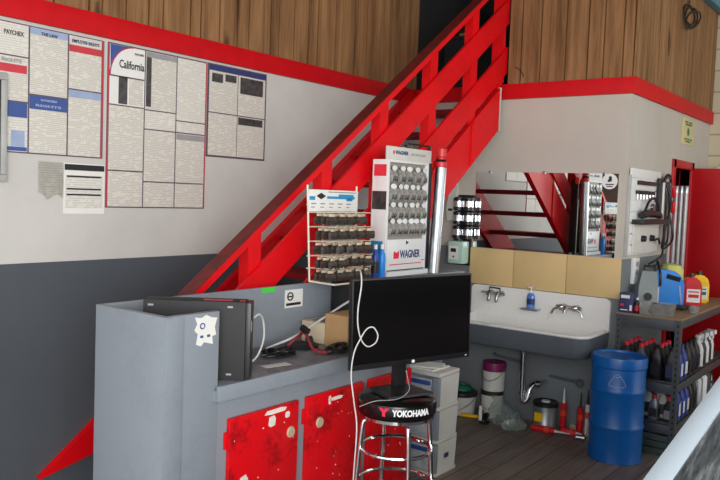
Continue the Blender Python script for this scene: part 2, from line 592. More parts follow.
# ---------------------------------------------------------------- staircase
SL = 0.735
def zl(c, y): return SL * y + c
st = thing('staircase', 'red painted wooden staircase with board railing climbing along the white wall', 'stairs', (0.43, -3.6, 0))
def slope_board(c_hi, c_lo, y0, y1, x0, x1):
    """board between two sloped lines, ends cut plumb, trimmed at the floor"""
    pts = []
    ylo = max(y0, -c_lo / SL); yhi = max(y0, -c_hi / SL)
    pts = [(yhi, max(0, zl(c_hi, yhi)))]
    if ylo > yhi + 1e-6: pts.append((ylo, 0.0))
    else: pts.append((y0, zl(c_lo, y0)))
    pts += [(y1, zl(c_lo, y1)), (y1, zl(c_hi, y1))]
    return MB().prism(pts, 'x', x0, x1)
part('stringer', slope_board(2.640, 2.315, -4, -0.09, 0.812, 0.857), M['red'], st, True)
part('stringer', MB().prism([(-3.405, zl(2.676, -3.405)), (-3.08, 0.235), (-2.80, zl(2.315, -2.80)), (-0.09, zl(2.315, -0.09)), (-0.09, zl(2.676, -0.09))], 'x', 0.001, 0.045), M['red'], st, True)
for y in (-1.05, -0.50):
    part('batten', MB().prism([(y - 0.02, zl(2.325, y - 0.02)), (y + 0.02, zl(2.325, y + 0.02)), (y + 0.02, zl(2.63, y + 0.02)), (y - 0.02, zl(2.63, y - 0.02))], 'x', 0.8572, 0.868), M['red'], st, True)
part('caulk_strip', MB().box((0.81, -0.088, 2.24), (0.862, -0.072, 2.58), 0.004), M['putty'], st, True, label='pale filler along the stair end')
for k in range(2, 13):
    z = 0.2 * k
    yn = (z + 0.05 - 2.676) / SL
    part('tread', MB().box((0.046, yn, z - 0.04), (0.811, yn + 0.26, z), 0.004), M['redtread'], st, True)
part('rail_board', slope_board(3.284, 3.088, -3.32, 0.0, 0.842, 0.862), M['red'], st, True)
part('rail_board', slope_board(2.905, 2.702, -3.32, 0.0, 0.842, 0.862), M['red'], st, True)
part('handrail', slope_board(3.497, 3.455, -3.36, -0.002, 0.80, 0.868), M['red'], st, True, label='bright red side of the handrail')
part('handrail_cap', slope_board(3.503, 3.497, -3.36, -0.002, 0.772, 0.866), M['redcap'], st, True, label='dark red top of the handrail')
for y in (-3.24, -2.70, -2.14, -1.60, -1.04, -0.49, -0.055):
    pts = [(y - 0.045, zl(2.642, y - 0.045)), (y + 0.045, zl(2.642, y + 0.045)), (y + 0.045, zl(3.455, y + 0.045)), (y - 0.045, zl(3.455, y - 0.045))]
    part('post', MB().prism(pts, 'x', 0.775, 0.8415), M['red'], st, True)

# stored things in the dark opening
def carton(loc, size, mat, label, rz=0.0, name='storage_box'):
    t = thing(name, label, 'box', loc, rz)
    sx, sy, sz = size
    part('body', MB().box((-sx / 2, -sy / 2, 0), (sx / 2, sy / 2, sz), 0.006), mat, t)
    part('lid', MB().box((-sx / 2 - 0.008, -sy / 2 - 0.008, sz), (sx / 2 + 0.008, sy / 2 + 0.008, sz + 0.025), 0.006), M['blackm'], t)
carton((0.22, 0.62, 2.60), (0.34, 0.5, 0.50), M['dark'], 'dark storage case standing in the dark upstairs opening', name='storage_case')
carton((0.17, 0.66, 3.126), (0.16, 0.24, 0.06), M['yelldim'], 'small dull yellow box lying on a dark case upstairs')
carton((0.30, 1.5, 2.60), (0.45, 0.5, 0.9), M['dark'], 'tall dark case deeper in the dark upstairs opening', name='storage_case')

# ---------------------------------------------------------------- posters on the left wall
def sheet(y0, z0, y1, z1, d0, d1):
    return MB().box((d0, y0, z0), (d1, y1, z1))
def poster(name, label, outline, panels, bars, loc, group=None, border='pborder'):
    t = thing(name, label, 'poster', loc, 0, group)
    mb = MB()
    for (y0, z0, y1, z1) in outline:
        mb.box((0.0005, y0, z0), (0.004, y1, z1))
    part('backing', mb, M[border], t, True)
    for (y0, z0, y1, z1, m) in panels:
        part('panel', sheet(y0, z0, y1, z1, 0.0042, 0.0055), M[m], t, True)
    for (y0, z0, y1, z1, m) in bars:
        part('heading', sheet(y0, z0, y1, z1, 0.0056, 0.0066), M[m], t, True)
    return t
g = 0.006
# wide three-column poster at the corner of the trim
p = poster('notice_poster', 'wide three column labour notice poster with red and blue headings, nearest the trim end', [(-3.95, 1.845, -3.045, 2.478)],
    [(-3.95, 2.32, -3.475, 2.472, 'print'), (-3.95, 2.10, -3.475, 2.313, 'printdense'), (-3.95, 1.852, -3.475, 2.093, 'print'),
     (-3.466, 2.145, -3.262, 2.472, 'printdense'), (-3.466, 1.852, -3.262, 2.137, 'printdense'),
     (-3.253, 2.20, -3.062, 2.472, 'printdense'), (-3.253, 1.852, -3.062, 2.193, 'printdense')],
    [(-3.95, 2.235, -3.482, 2.275, 'pred'), (-3.95, 2.02, -3.478, 2.093, 'pblue'), (-3.95, 1.855, -3.478, 1.875, 'pblue'), (-3.56, 1.876, -3.49, 1.955, 'pltblue'),
     (-3.466, 2.44, -3.262, 2.472, 'pltblue'), (-3.466, 2.07, -3.262, 2.137, 'pblue'),
     (-3.253, 2.39, -3.062, 2.425, 'pred'), (-3.253, 2.155, -3.062, 2.193, 'pltblue')], (0, -3.5, 1.845))
part('edge_strip', sheet(-3.058, 1.846, -3.050, 2.477, 0.0042, 0.0058), M['pred'], p, True)
for (s, sz, y, z, m, w) in (('PAYCHEX', 0.03, -3.55, 2.425, 'ink', 0.10), ('RIGHTS', 0.022, -3.56, 2.292, 'greyink', 0.10),
                         ('THE LAW', 0.022, -3.364, 2.447, 'ink', 0.09), ('EMPLOYEE RIGHTS', 0.022, -3.158, 2.446, 'inkblue', 0.16),
                         ('WORKERS', 0.013, -3.364, 2.118, 'pltblue', 0.09), ('RIGHTS', 0.016, -3.364, 2.090, 'pltblue', 0.14)):
    part('lettering', text_mb(s, sz, (0.0072, y, z), FX, w, 0.0006), M[m], p, True)
# state poster with the blue corner
p = poster('notice_poster', 'tall labour notice poster in three columns headed with a state name', [(-3.022, 1.580, -2.318, 2.480)],
    [(-3.010, 2.15, -2.782, 2.472, 'paper'), (-3.010, 1.79, -2.782, 2.143, 'printdense'), (-3.010, 1.587, -2.782, 1.782, 'printdense'),
     (-2.774, 2.145, -2.556, 2.472, 'printdense'), (-2.774, 2.035, -2.556, 2.138, 'print'), (-2.774, 1.735, -2.556, 2.028, 'printdense'), (-2.774, 1.587, -2.556, 1.728, 'printdense'),
     (-2.548, 2.105, -2.330, 2.472, 'print'), (-2.548, 2.035, -2.330, 2.098, 'print'), (-2.548, 1.735, -2.330, 2.028, 'printdense'), (-2.548, 1.587, -2.330, 1.728, 'printdense')],
    [(-2.952, 2.155, -2.895, 2.305, 'pdark'), (-2.885, 2.155, -2.79, 2.30, 'printdense'), (-3.008, 2.30, -2.784, 2.308, 'pborder'),
     (-2.770, 2.16, -2.735, 2.44, 'pdark'), (-2.772, 2.44, -2.558, 2.47, 'greyink'), (-2.546, 1.99, -2.332, 2.024, 'greyink')], (0, -2.67, 1.580))
cr = MB()
arc = [(-3.008, 2.471), (-2.86, 2.471)] + [(-2.86 - 0.145 * math.sin(a), 2.30 + 0.168 * math.cos(a)) for a in [k * PI / 2 / 8 for k in range(1, 9)]]
cr.prism(arc, 'x', 0.0056, 0.0066)
part('blue_corner', cr, M['pblue'], p, True)
ar = MB()
arc2 = [(-2.86 - 0.15 * math.sin(a), 2.30 + 0.172 * math.cos(a)) for a in [k * PI / 2 / 10 for k in range(0, 11)]]
ar.tube([(0.0062, a, b) for a, b in arc2], 0.003, 6)
part('corner_arc', ar, M['pred'], p, True)
part('lettering', text_mb('California', 0.062, (0.0072, -2.868, 2.372), FX, 0.165, 0.001), M['ink'], p, True)
part('lettering', text_mb('PAYCHEX', 0.016, (0.0072, -2.82, 2.440), FX, 0.06, 0.0005), M['ink'], p, True)
for y in (-3.017, -2.324):
    part('edge_strip', sheet(y - 0.003, 1.582, y + 0.003, 2.478, 0.0042, 0.0058), M['pred'], p, True)
# federal two by two poster
p = poster('notice_poster', 'two column notice poster with dark photo strips, closest to the stairs', [(-2.312, 1.905, -1.800, 2.482)],
    [(-2.300, 2.185, -2.062, 2.440, 'printdense'), (-2.056, 2.185, -1.812, 2.440, 'printdense'), (-2.300, 1.917, -2.062, 2.178, 'printdense'), (-2.056, 1.917, -1.812, 2.178, 'printdense')],
    [(-2.300, 2.444, -1.812, 2.474, 'inkblue'), (-2.28, 2.37, -2.19, 2.425, 'pdark'), (-2.17, 2.385, -2.075, 2.43, 'pdark'), (-2.04, 2.325, -1.835, 2.43, 'pdark'), (-2.05, 2.125, -1.83, 2.172, 'pdark')], (0, -2.05, 1.905))
# small loose sheets
cs = MB()
N = 8
import itertools
grid = {}
for i, j in itertools.product(range(N + 1), range(N + 1)):
    y = -3.415 + 0.135 * i / N
    lowz = 1.628 if i > 2 else 1.66
    z = 1.812 + (lowz - 1.812) * j / N - (0.02 * math.sin(i * 0.8) if j == N else 0)
    x = 0.004 + 0.011 * random.random() * (j / N) ** 0.5
    grid[i, j] = cs.bm.verts.new((x, y, z))
for i, j in itertools.product(range(N), range(N)):
    cs.bm.faces.new((grid[i, j], grid[i + 1, j], grid[i + 1, j + 1], grid[i, j + 1]))
bmesh.ops.solidify(cs.bm, geom=cs.bm.faces[:], thickness=0.001)
solo('paper_sheet', cs, M['print'], 'small crumpled paper sheet pinned below the wide notice poster', 'paper', (0, -3.35, 1.62))
t = thing('paper_sheet', 'white notice sheet with black bars taped below the wide poster', 'paper', (0, -3.15, 1.54))
part('page', sheet(-3.272, 1.545, -3.028, 1.812, 0.0007, 0.003), M['paper'], t, True)
part('print_rows', sheet(-3.262, 1.575, -3.04, 1.75, 0.0031, 0.0036), M['print'], t, True)
for z0, z1 in ((1.775, 1.806), (1.738, 1.747), (1.672, 1.681), (1.642, 1.651)):
    part('black_bar', sheet(-3.255 if z1 < 1.77 else -3.268, z0, -3.05 if z1 < 1.77 else -3.032, z1, 0.0037, 0.0044), M['ink'], t, True)
# metal framed board at the very edge
t = thing('notice_board', 'grey metal framed dark notice board on the left wall beside the wide poster', 'notice board', (0, -3.9, 1.72))
fb = MB()
fb.box((0.008, -4.3, 1.70), (0.026, -3.588, 1.735), 0.004).box((0.008, -4.3, 2.19), (0.026, -3.588, 2.225), 0.004)
fb.box((0.008, -4.3, 1.735), (0.026, -4.265, 2.19), 0.004).box((0.008, -3.618, 1.735), (0.026, -3.588, 2.19), 0.004)
part('frame', fb, M['frame'], t, True)
part('board', MB().box((0.009, -4.265, 1.735), (0.018, -3.618, 2.19)), M['screen'], t, True)

# ---------------------------------------------------------------- counter
ct = thing('service_counter', 'grey painted service counter with red cabinet doors in front of the stairs', 'counter', (1.15, -2.8, 0))
Y0, Y1, XF, XB, H1 = -3.69, -2.01, 1.378, 0.935, 1.216
part('end_panel', MB().box((XB, Y0, 0), (XF, Y0 + 0.03, H1), 0.003), M['counter'], ct, True)
part('return_panel', MB().box((XF - 0.03, Y0 + 0.0302, 0), (XF, -3.42, H1), 0.003), M['counter'], ct, True)
part('corner_strip', MB().box((XF, Y0, 0), (XF + 0.006, Y0 + 0.085, H1 - 0.004), 0.002), M['counter'], ct, True)
part('back_panel', MB().box((XB, Y0 + 0.0302, 0), (XB + 0.022, -0.95, H1), 0.003), M['counter'], ct, True)
part('worktop', MB().box((XB + 0.0225, Y0 + 0.0302, 0.895), (XF - 0.031, -3.42, 0.915)).box((XB + 0.0225, -3.42, 0.895), (XF + 0.012, Y1, 0.915), 0.003), M['counter2'], ct, True)
part('worktop_edge', MB().box((XF + 0.0125, -3.44, 0.852), (XF + 0.034, Y1, 0.916), 0.004).box((XF + 0.0, -3.44, 0.852), (XF + 0.0124, Y1, 0.894)), M['counter'], ct, True)
face = MB()
face.box((XF - 0.022, -3.419, 0.0), (XF - 0.002, Y1, 0.894))
face.box((XB + 0.0225, Y1 - 0.02, 0.0), (XF - 0.022, Y1, 0.894))
part('cabinet_front', face, M['counter'], ct, True)
part('ledge', MB().box((XB + 0.0225, -1.95, 1.165), (1.112, -0.97, H1), 0.004), M['counter'], ct, True)
for (y0, y1) in ((-3.365, -2.945), (-2.885, -2.455), (-2.405, -2.02)):
    d = part('door', MB().box((XF - 0.0015, y0, 0.06), (XF + 0.02, y1, 0.765), 0.004), M['reddoor'], ct, True)
    pcs = []
    for k in range(14):
        yy = random.uniform(y0 + 0.02, y1 - 0.03); zz = random.uniform(0.3, 0.74)
        pcs.append(('paint_chip', yy, zz, random.choice((0.004, 0.006, 0.009)), random.choice((0.004, 0.006))))
    if y0 < -3:
        for (a, b, c, e) in ((0.20, 0.735, 0.14, 0.022), (0.225, 0.68, 0.045, 0.05), (0.33, 0.70, 0.03, 0.03), (0.06, 0.44, 0.05, 0.07)):
            pcs.append(('sticker_residue', y0 + a, b, c, e))
    elif y0 < -2.5:
        for (a, b, c, e) in ((0.16, 0.715, 0.10, 0.018), (0.15, 0.70, 0.02, 0.045)):
            pcs.append(('sticker_residue', y0 + a, b, c, e))
    for (nm_, a, b, c, e) in pcs:
        q = [(a, b + e * 0.2), (a + c * 0.3, b), (a + c * 0.9, b + e * 0.08), (a + c, b + e * 0.7), (a + c * 0.75, b + e), (a + c * 0.1, b + e * 0.9)]
        part(nm_, MB().prism(q, 'x', XF + 0.0201, XF + 0.0209), M['chip'], d, True)
    if y0 < -2.5:
        part('knob_plate', MB().cyl((XF + 0.02, (y1 - 0.05) if y0 < -3 else (y0 + 0.09), 0.63), (XF + 0.026, (y1 - 0.05) if y0 < -3 else (y0 + 0.09), 0.63), 0.026, 0.022, 18), M['beige'], d, True, label='round cream patch where a knob was')
    part('hinge', MB().box((XF - 0.001, y0 - 0.018, 0.64), (XF + 0.012, y0 + 0.0005, 0.71), 0.003), M['red'], d, True)
# stickers on the counter
sk = MB()
outl = [(0, 0), (0.03, -0.012), (0.05, 0.006), (0.105, -0.01), (0.10, 0.03), (0.125, 0.035), (0.115, 0.075), (0.13, 0.12), (0.095, 0.125), (0.06, 0.14), (0.03, 0.128), (-0.01, 0.135), (0.005, 0.10), (-0.012, 0.07), (0.01, 0.05)]
sk.prism([(-3.54 + 0.82 * a, 1.095 + 0.8 * b) for a, b in outl], 'x', XF + 0.0005, XF + 0.0016)
s1 = part('torn_sticker', sk, M['paper'], ct, True, label='torn white sticker on the front return')
part('sticker_print', MB().ring((XF + 0.0017, -3.51, 1.165), 0.011, 0.003, (1, 0, 0), 12, 4), M['pblue'], s1, True)
for q in (-3.52, -3.485):
    part('sticker_print', MB().box((XF + 0.0016, q, 1.118), (XF + 0.0022, q + 0.016, 1.128)), M['pblue'], s1, True)
s2 = part('square_sticker', MB().box((XB + 0.0222, -2.585, 1.095), (XB + 0.023, -2.445, 1.19)), M['paper'], ct, True, label='white square sticker with round emblem on the back panel')
part('sticker_emblem', MB().ring((XB + 0.0235, -2.545, 1.155), 0.020, 0.0045, (1, 0, 0), 20, 4).box((XB + 0.0231, -2.56, 1.15), (XB + 0.0236, -2.53, 1.158)).box((XB + 0.0231, -2.575, 1.106), (XB + 0.0236, -2.46, 1.12)), M['ink'], s2, True)
part('green_tag', MB().box((XB + 0.0222, -2.755, 1.19), (XB + 0.0235, -2.66, 1.214)), M['greentag'], ct, True, label='bright green tape tag on the back panel rim')

# ---------------------------------------------------------------- computer case on the worktop
ang = math.radians(39)
t = thing('computer_case', 'black desktop computer case standing at the near end of the worktop', 'computer', (1.406, -3.303, 0.9175), ang)
part('case', MB().box((-0.42, 0, 0), (0, 0.105, 0.325), 0.004), M['blackm'], t)
part('front_bezel', MB().box((0.0005, 0.002, 0.003), (0.022, 0.103, 0.322), 0.004), M['black'], t)
part('badge', MB().box((0.0221, 0.02, 0.20), (0.0226, 0.035, 0.245)), M['paper'], t)
for (a, b) in ((-0.40, 0.30), (-0.075, 0.30), (-0.075, 0.02)):
    part('side_mark', MB().box((a, -0.0008, b), (a + 0.022, -0.0001, b + 0.008)), M['greyink'], t)
part('top_label', MB().box((-0.18, 0.03, 0.3251), (-0.06, 0.07, 0.3257)).box((-0.03, 0.03, 0.3251), (-0.008, 0.06, 0.3257)), M['pinkred'], t)

# clutter on the worktop
ZW = 0.916
solo('network_cable', MB().tube(curve([(1.30, -3.15, 1.15), (1.295, -3.11, 1.16), (1.28, -3.07, 1.12), (1.275, -3.06, 1.04), (1.255, -3.08, 0.96), (1.22, -3.11, 0.922)], 8), 0.0045, 8), M['cablew'], 'white cable arching down from the back of the black computer case', 'cable', (1.2, -3.0, ZW))
solo('power_cable', MB().tube(curve([(1.04, -2.80, ZW + 0.01), (1.10, -2.66, ZW + 0.06), (1.13, -2.50, ZW + 0.13), (1.15, -2.36, ZW + 0.19), (1.182, -2.225, ZW + 0.25)], 8), 0.006, 8), M['cablew'], 'straight white cable rising from the worktop clutter towards the black cabinet', 'cable', (1.1, -2.6, ZW))
def scribble(c, rx, ry, turns, r, h=0.04, ph=0.0):
    pts = []
    n = int(turns * 10)
    for k in range(n + 1):
        a = 2 * PI * k / 10 + ph
        q = 0.65 + 0.35 * math.sin(k * 1.7 + ph)
        pts.append((c[0] + rx * q * math.cos(a), c[1] + ry * q * math.sin(a), c[2] + r * 1.2 + h * (0.5 + 0.5 * math.sin(k * 0.9 + ph)) * k / n))
    return MB().tube(curve(pts, 3), r, 6)
solo('cable_tangle', scribble((1.16, -2.84, ZW), 0.07, 0.10, 4, 0.006, 0.03), M['cableb'], 'loose black cable tangle beside the black computer case', 'cable', (1.16, -2.84, ZW))
solo('cable_tangle', scribble((1.31, -2.57, ZW), 0.04, 0.08, 5, 0.008, 0.035, 1.1), M['cableb'], 'black cable tangle near the worktop front edge before the cartons', 'cable', (1.26, -2.6, ZW))
t = thing('diagnostic_clip', 'dark red test lead clamp lying in the middle of the worktop', 'clamp', (1.205, -2.70, ZW), 0.2)
part('lead', MB().tube(curve([(-0.10, 0.0, 0.02), (-0.05, 0.02, 0.07), (0.0, 0.0, 0.10), (0.06, -0.02, 0.03), (0.12, 0.01, 0.015), (0.02, 0.05, 0.012)], 6), 0.0085, 8), M['cablered'], t)
part('jaw', MB().obox((0.0, 0.0, 0.115), (0.05, 0.022, 0.03), Matrix.Rotation(0.5, 3, 'Y'), 0.005).obox((0.03, 0.0, 0.06), (0.03, 0.03, 0.05), Matrix.Rotation(-0.4, 3, 'Y'), 0.005), M['black'], t)
solo('paper_slip', MB().obox((1.30, -3.0, ZW + 0.001), (0.05, 0.14, 0.001), Matrix.Rotation(-0.2, 3, 'Z')), M['paper'], 'white paper slip on the worktop beside the computer case', 'paper', (1.30, -3.0, ZW))
solo('dirty_cloth', MB().lathe([(0, 0.0), (0.12, 0.0), (0.13, 0.008), (0.09, 0.02), (0.05, 0.016), (0, 0.024)], (1.10, -2.60, ZW), 14, None, 0.6, 0.8), M['blackm'], 'dark flattened rag under the cables on the worktop', 'cloth', (1.10, -2.60, ZW))
t = thing('small_carton', 'pale small cardboard carton on the worktop behind the cables', 'box', (1.06, -2.36, ZW), 0.0)
part('body', MB().box((-0.08, -0.11, 0), (0.08, 0.10, 0.11), 0.003), M['cardlight'], t)
part('top_label', MB().box((-0.05, -0.08, 0.1101), (0.06, 0.08, 0.1108)), M['greyink'], t)
t = thing('shipping_carton', 'brown cardboard carton with white label beside the monitor', 'box', (1.232, -2.375, ZW), 0.0)
part('body', MB().box((-0.07, -0.12, 0), (0.08, 0.14, 0.17), 0.003), M['card'], t)
part('shipping_label', MB().box((0.0801, -0.07, 0.03), (0.0808, 0.08, 0.14)), M['paper'], t)
part('label_print', MB().box((0.0809, -0.055, 0.105), (0.0813, 0.05, 0.125)).box((0.0809, -0.055, 0.05), (0.0813, 0.03, 0.085)), M['greyink'], t)
t = thing('black_cabinet', 'black equipment box on the worktop below the wire rack', 'equipment box', (1.06, -2.045, ZW), 0)
part('body', MB().box((-0.095, -0.17, 0), (0.11, 0.03, 0.298), 0.004), M['black'], t)
part('front_panel', MB().box((0.1101, -0.155, 0.02), (0.114, 0.02, 0.28), 0.002), M['screen'], t)

# ---------------------------------------------------------------- wire rack with small packets
RX = 0.975
t = thing('wire_rack', 'cream wire counter rack with a blue and white sign and hanging small parts', 'rack', (RX, -2.24, 1.217))
YA, YB = -2.455, -2.03
fr = MB()
fr.tube([(RX, YA + 0.04, 1.228), (RX, YA, 1.745)], 0.0055, 6).tube([(RX, YB + 0.02, 1.228), (RX, YB, 1.75)], 0.0055, 6)
fr.tube([(RX, YA + 0.04, 1.228), (RX + 0.16, YA + 0.06, 1.223), (RX + 0.16, YB + 0.02, 1.223), (RX, YB + 0.02, 1.228), (RX, YA + 0.04, 1.228)], 0.0055, 6)
fr.tube([(RX, YA, 1.64), (RX, YB, 1.64)], 0.0045, 6)
part('frame', fr, M['wire'], t, True)
ROWS = [1.600, 1.522, 1.444, 1.366, 1.30]
for z in ROWS:
    part('crossbar', MB().tube([(RX, YA + 0.015, z), (RX, YB, z)], 0.004, 6), M['wire'], t, True)
for y in (YA + 0.14, YB - 0.09):
    part('upright', MB().tube([(RX, y, 1.228), (RX, y, 1.64)], 0.004, 6), M['wire'], t, True)
sg = part('sign', MB().box((RX + 0.008, YA + 0.0, 1.605), (RX + 0.012, YB - 0.0, 1.722), 0.001), M['paper'], t, True)
BZ = -0.042
part('blue_band', MB().box((RX + 0.0121, YA + 0.005, 1.708 + BZ), (RX + 0.0127, YA + 0.05, 1.728 + BZ)).box((RX + 0.0121, YA + 0.15, 1.716 + BZ), (RX + 0.0127, YB - 0.03, 1.73 + BZ)).box((RX + 0.0121, YA + 0.25, 1.73 + BZ), (RX + 0.0127, YB - 0.04, 1.742 + BZ)).box((RX + 0.0121, YA + 0.32, 1.705 + BZ), (RX + 0.0127, YB - 0.05, 1.72 + BZ)), M['inkcyan'], sg, True)
part('emblem', MB().prism([(YA + 0.06, 1.73 + BZ), (YA + 0.10, 1.748 + BZ), (YA + 0.14, 1.73 + BZ), (YA + 0.10, 1.712 + BZ)], 'x', RX + 0.0121, RX + 0.0128), M['ink'], sg, True)
ln = MB()
for j in range(5):
    ln.box((RX + 0.0121, YA + 0.02 + j * 0.075, 1.685 + BZ), (RX + 0.0127, YA + 0.06 + j * 0.075, 1.692 + BZ)).box((RX + 0.0121, YA + 0.02 + j * 0.075, 1.667 + BZ), (RX + 0.0127, YA + 0.05 + j * 0.075, 1.673 + BZ))
ln.box((RX + 0.0121, YA + 0.16, 1.750 + BZ), (RX + 0.0127, YB - 0.02, 1.756 + BZ))
part('small_print', ln, M['greyink'], sg, True)

gname = 'small part packets on the wire rack'
proto = None
rowname = ['top', 'second', 'third', 'fourth', 'bottom']
depth = ['rear', 'middle', 'front']
for ri, z in enumerate(ROWS):
    for k in range(5):
        y = YA + 0.06 + k * 0.081 + (0.008 if ri % 2 else -0.004)
        part('peg_hook', MB().tube([(RX, y, z), (RX + 0.150, y, z + 0.004), (RX + 0.156, y, z + 0.012)], 0.0025, 5), M['wire'], t, True)
        for d in range(3):
            if (ri, k, d) in ((3, 3, 2), (3, 2, 2), (0, 4, 2), (2, 0, 2)): continue
            lb = f'dark parts packet, {depth[d]} of {ORD[k]} hook on the {rowname[ri]} bar of wire rack'
            loc = (RX + 0.045 + 0.042 * d, y + random.uniform(-0.006, 0.006), z - 0.010)
            rz = random.uniform(-0.3, 0.3)
            if proto is None:
                p = thing('parts_packet', lb, 'packet', loc, rz, gname)
                w, h = 0.064, 0.052
                part('pouch', MB().loft([[(-0.004, -w / 2, -h), (0.006, -w / 2, -h), (0.006, w / 2, -h), (-0.004, w / 2, -h)],
                                         [(-0.009, -w / 2, -h * 0.55), (0.014, -w * 0.46, -h * 0.6), (0.014, w * 0.46, -h * 0.6), (-0.009, w / 2, -h * 0.55)],
                                         [(-0.003, -w / 2, -0.009), (0.004, -w / 2, -0.009), (0.004, w / 2, -0.009), (-0.003, w / 2, -0.009)]]), M['packd'], p)
                part('header_card', MB().box((-0.002, -w * 0.3, -0.0088), (0.004, w * 0.3, 0.005), 0.001), M['packt'], p)
                proto = p
            else:
                dup(proto, loc, rz, lb)

# ---------------------------------------------------------------- white bulb display
DX0, DX1, DY0, DY1 = 0.915, 1.03, -1.80, -1.35
t = thing('bulb_display', 'tall white counter display of bulb packs with a logo header', 'display stand', (1.0, -1.55, 1.217))
part('base', MB().box((DX0, DY0, 1.217), (DX1 + 0.02, DY1 + 0.01, 1.245), 0.003), M['white'], t, True)
bd = MB()
bd.box((DX0, DY0, 1.2455), (DX0 + 0.02, DY1, 1.92), 0.002)
bd.box((DX0 + 0.0201, DY0, 1.2455), (DX1, DY0 + 0.02, 1.92), 0.002).box((DX0 + 0.0201, DY1 - 0.02, 1.2455), (DX1, DY1, 1.92), 0.002)
bd.box((DX0 + 0.0201, DY0 + 0.0201, 1.905), (DX1, DY1 - 0.0201, 1.92), 0.002)
bd.box((DX0 + 0.0201, DY0 + 0.0201, 1.2455), (DX1, DY1 - 0.0201, 1.44), 0.002)
part('cabinet', bd, M['white'], t, True)
part('peg_back', MB().box((DX1 - 0.022, DY0 + 0.0201, 1.4401), (DX1 - 0.018, DY1 - 0.0201, 1.9049)), M['peg'], t, True)
part('dark_edge', MB().box((DX0, DY1 + 0.0005, 1.2455), (DX1 + 0.004, DY1 + 0.03, 1.92), 0.002), M['ink'], t, True)
hd = part('header', MB().box((DX1 - 0.02, DY0 - 0.005, 1.9205), (DX1 - 0.005, DY1 + 0.03, 2.0), 0.002), M['offwhite'], t, True)
part('header_lettering', text_mb('WAGNER', 0.03, (DX1 - 0.0044, DY0 + 0.145, 1.965), FX, 0.14, 0.0012), M['inkblue'], hd, True)
part('header_logo', MB().box((DX1 - 0.0049, DY0 + 0.05, 1.955), (DX1 - 0.0042, DY0 + 0.068, 1.976)), M['inkred'], hd, True)
part('header_lettering', text_mb('LIGHTING BULBS', 0.022, (DX1 - 0.0044, DY0 + 0.325, 1.962), FX, 0.16, 0.0003), M['greyink'], hd, True)
part('front_lettering', text_mb('WAGNER', 0.066, (DX1 + 0.0006, DY0 + 0.27, 1.345), FX, 0.225, 0.0022), M['inkblue'], t, True)
part('front_logo', MB().prism([(DY0 + 0.09, 1.322), (DY0 + 0.145, 1.322), (DY0 + 0.15, 1.37), (DY0 + 0.12, 1.358), (DY0 + 0.09, 1.37)], 'x', DX1 + 0.0001, DX1 + 0.001), M['inkred'], t, True)
part('front_small_print', MB().box((DX1 + 0.0001, DY0 + 0.05, 1.284), (DX1 + 0.0008, DY0 + 0.40, 1.290)).box((DX1 + 0.0001, DY0 + 0.40, 1.30), (DX1 + 0.0008, DY0 + 0.44, 1.306)), M['pinkred'], t, True)
part('base_line', MB().box((DX1 + 0.0001, DY0 + 0.02, 1.2475), (DX1 + 0.0008, DY1 - 0.02, 1.2545)), M['ink'], t, True)
part('arrow_mark', MB().prism([(DY0 + 0.22, 1.405), (DY0 + 0.22, 1.432), (DY0 + 0.25, 1.418)], 'x', DX1 + 0.0001, DX1 + 0.001), M['ink'], t, True)
# pictures on its end panel
pic = MB().box((DX0 + 0.012, DY0 - 0.0009, 1.82), (DX1 - 0.012, DY0 - 0.0001, 1.89))
part('end_picture', pic, M['pinkred'], t, True)
part('end_picture', MB().box((DX0 + 0.004, DY0 - 0.0009, 1.62), (DX1 - 0.006, DY0 - 0.0001, 1.73)), M['pdark'], t, True)
part('end_picture', MB().box((DX0 + 0.004, DY0 - 0.0009, 1.28), (DX1 - 0.02, DY0 - 0.0001, 1.43)), M['inkcyan'], t, True)
rows = [(1.875, 5, 0.115), (1.765, 6, 0.095), (1.655, 6, 0.095), (1.555, 6, 0.095)]
gname = 'bulb packs on the white display'
proto = None
for ri, (z, n, hh) in enumerate(rows):
    part('peg_bar', MB().tube([(DX1 - 0.014, DY0 + 0.025, z), (DX1 - 0.014, DY1 - 0.025, z)], 0.003, 6), M['steel'], t, True)
    for k in range(n):
        y = DY0 + 0.06 + k * (0.33 / (n - 1))
        lb = f'clear bulb pack, {ORD[k]} from the left on the {rowname[ri]} row of the white display'
        loc = (DX1 - 0.010 + 0.005 * (k % 2), y, z)
        if proto is None:
            p = thing('bulb_pack', lb, 'bulb pack', loc, 0, gname)
            part('blister', MB().loft([[(0, -0.03, -0.09), (0.012, -0.03, -0.09), (0.012, 0.03, -0.09), (0, 0.03, -0.09)],
                                       [(0, -0.031, -0.05), (0.026, -0.026, -0.055), (0.026, 0.026, -0.055), (0, 0.031, -0.05)],
                                       [(0, -0.03, -0.015), (0.006, -0.03, -0.015), (0.006, 0.03, -0.015), (0, 0.03, -0.015)]]), M['pack'], p)
            part('bulbs', MB().lathe([(0, 0), (0.006, 0.002), (0.009, 0.015), (0.006, 0.03), (0, 0.034)], (0.022, -0.012, -0.083), 10).lathe([(0, 0), (0.006, 0.002), (0.009, 0.015), (0.006, 0.03), (0, 0.034)], (0.022, 0.012, -0.083), 10), M['packd'], p)
            part('price_tag', MB().lathe([(0, 0), (0.026, 0), (0.026, 0.002), (0, 0.002)], (0.014, 0, -0.004), 18, Matrix.Rotation(PI / 2, 3, 'Y'), 0.6, 1.0), M['white'], p)
            proto = p
        else:
            dup(proto, loc, random.uniform(-0.2, 0.2), lb)
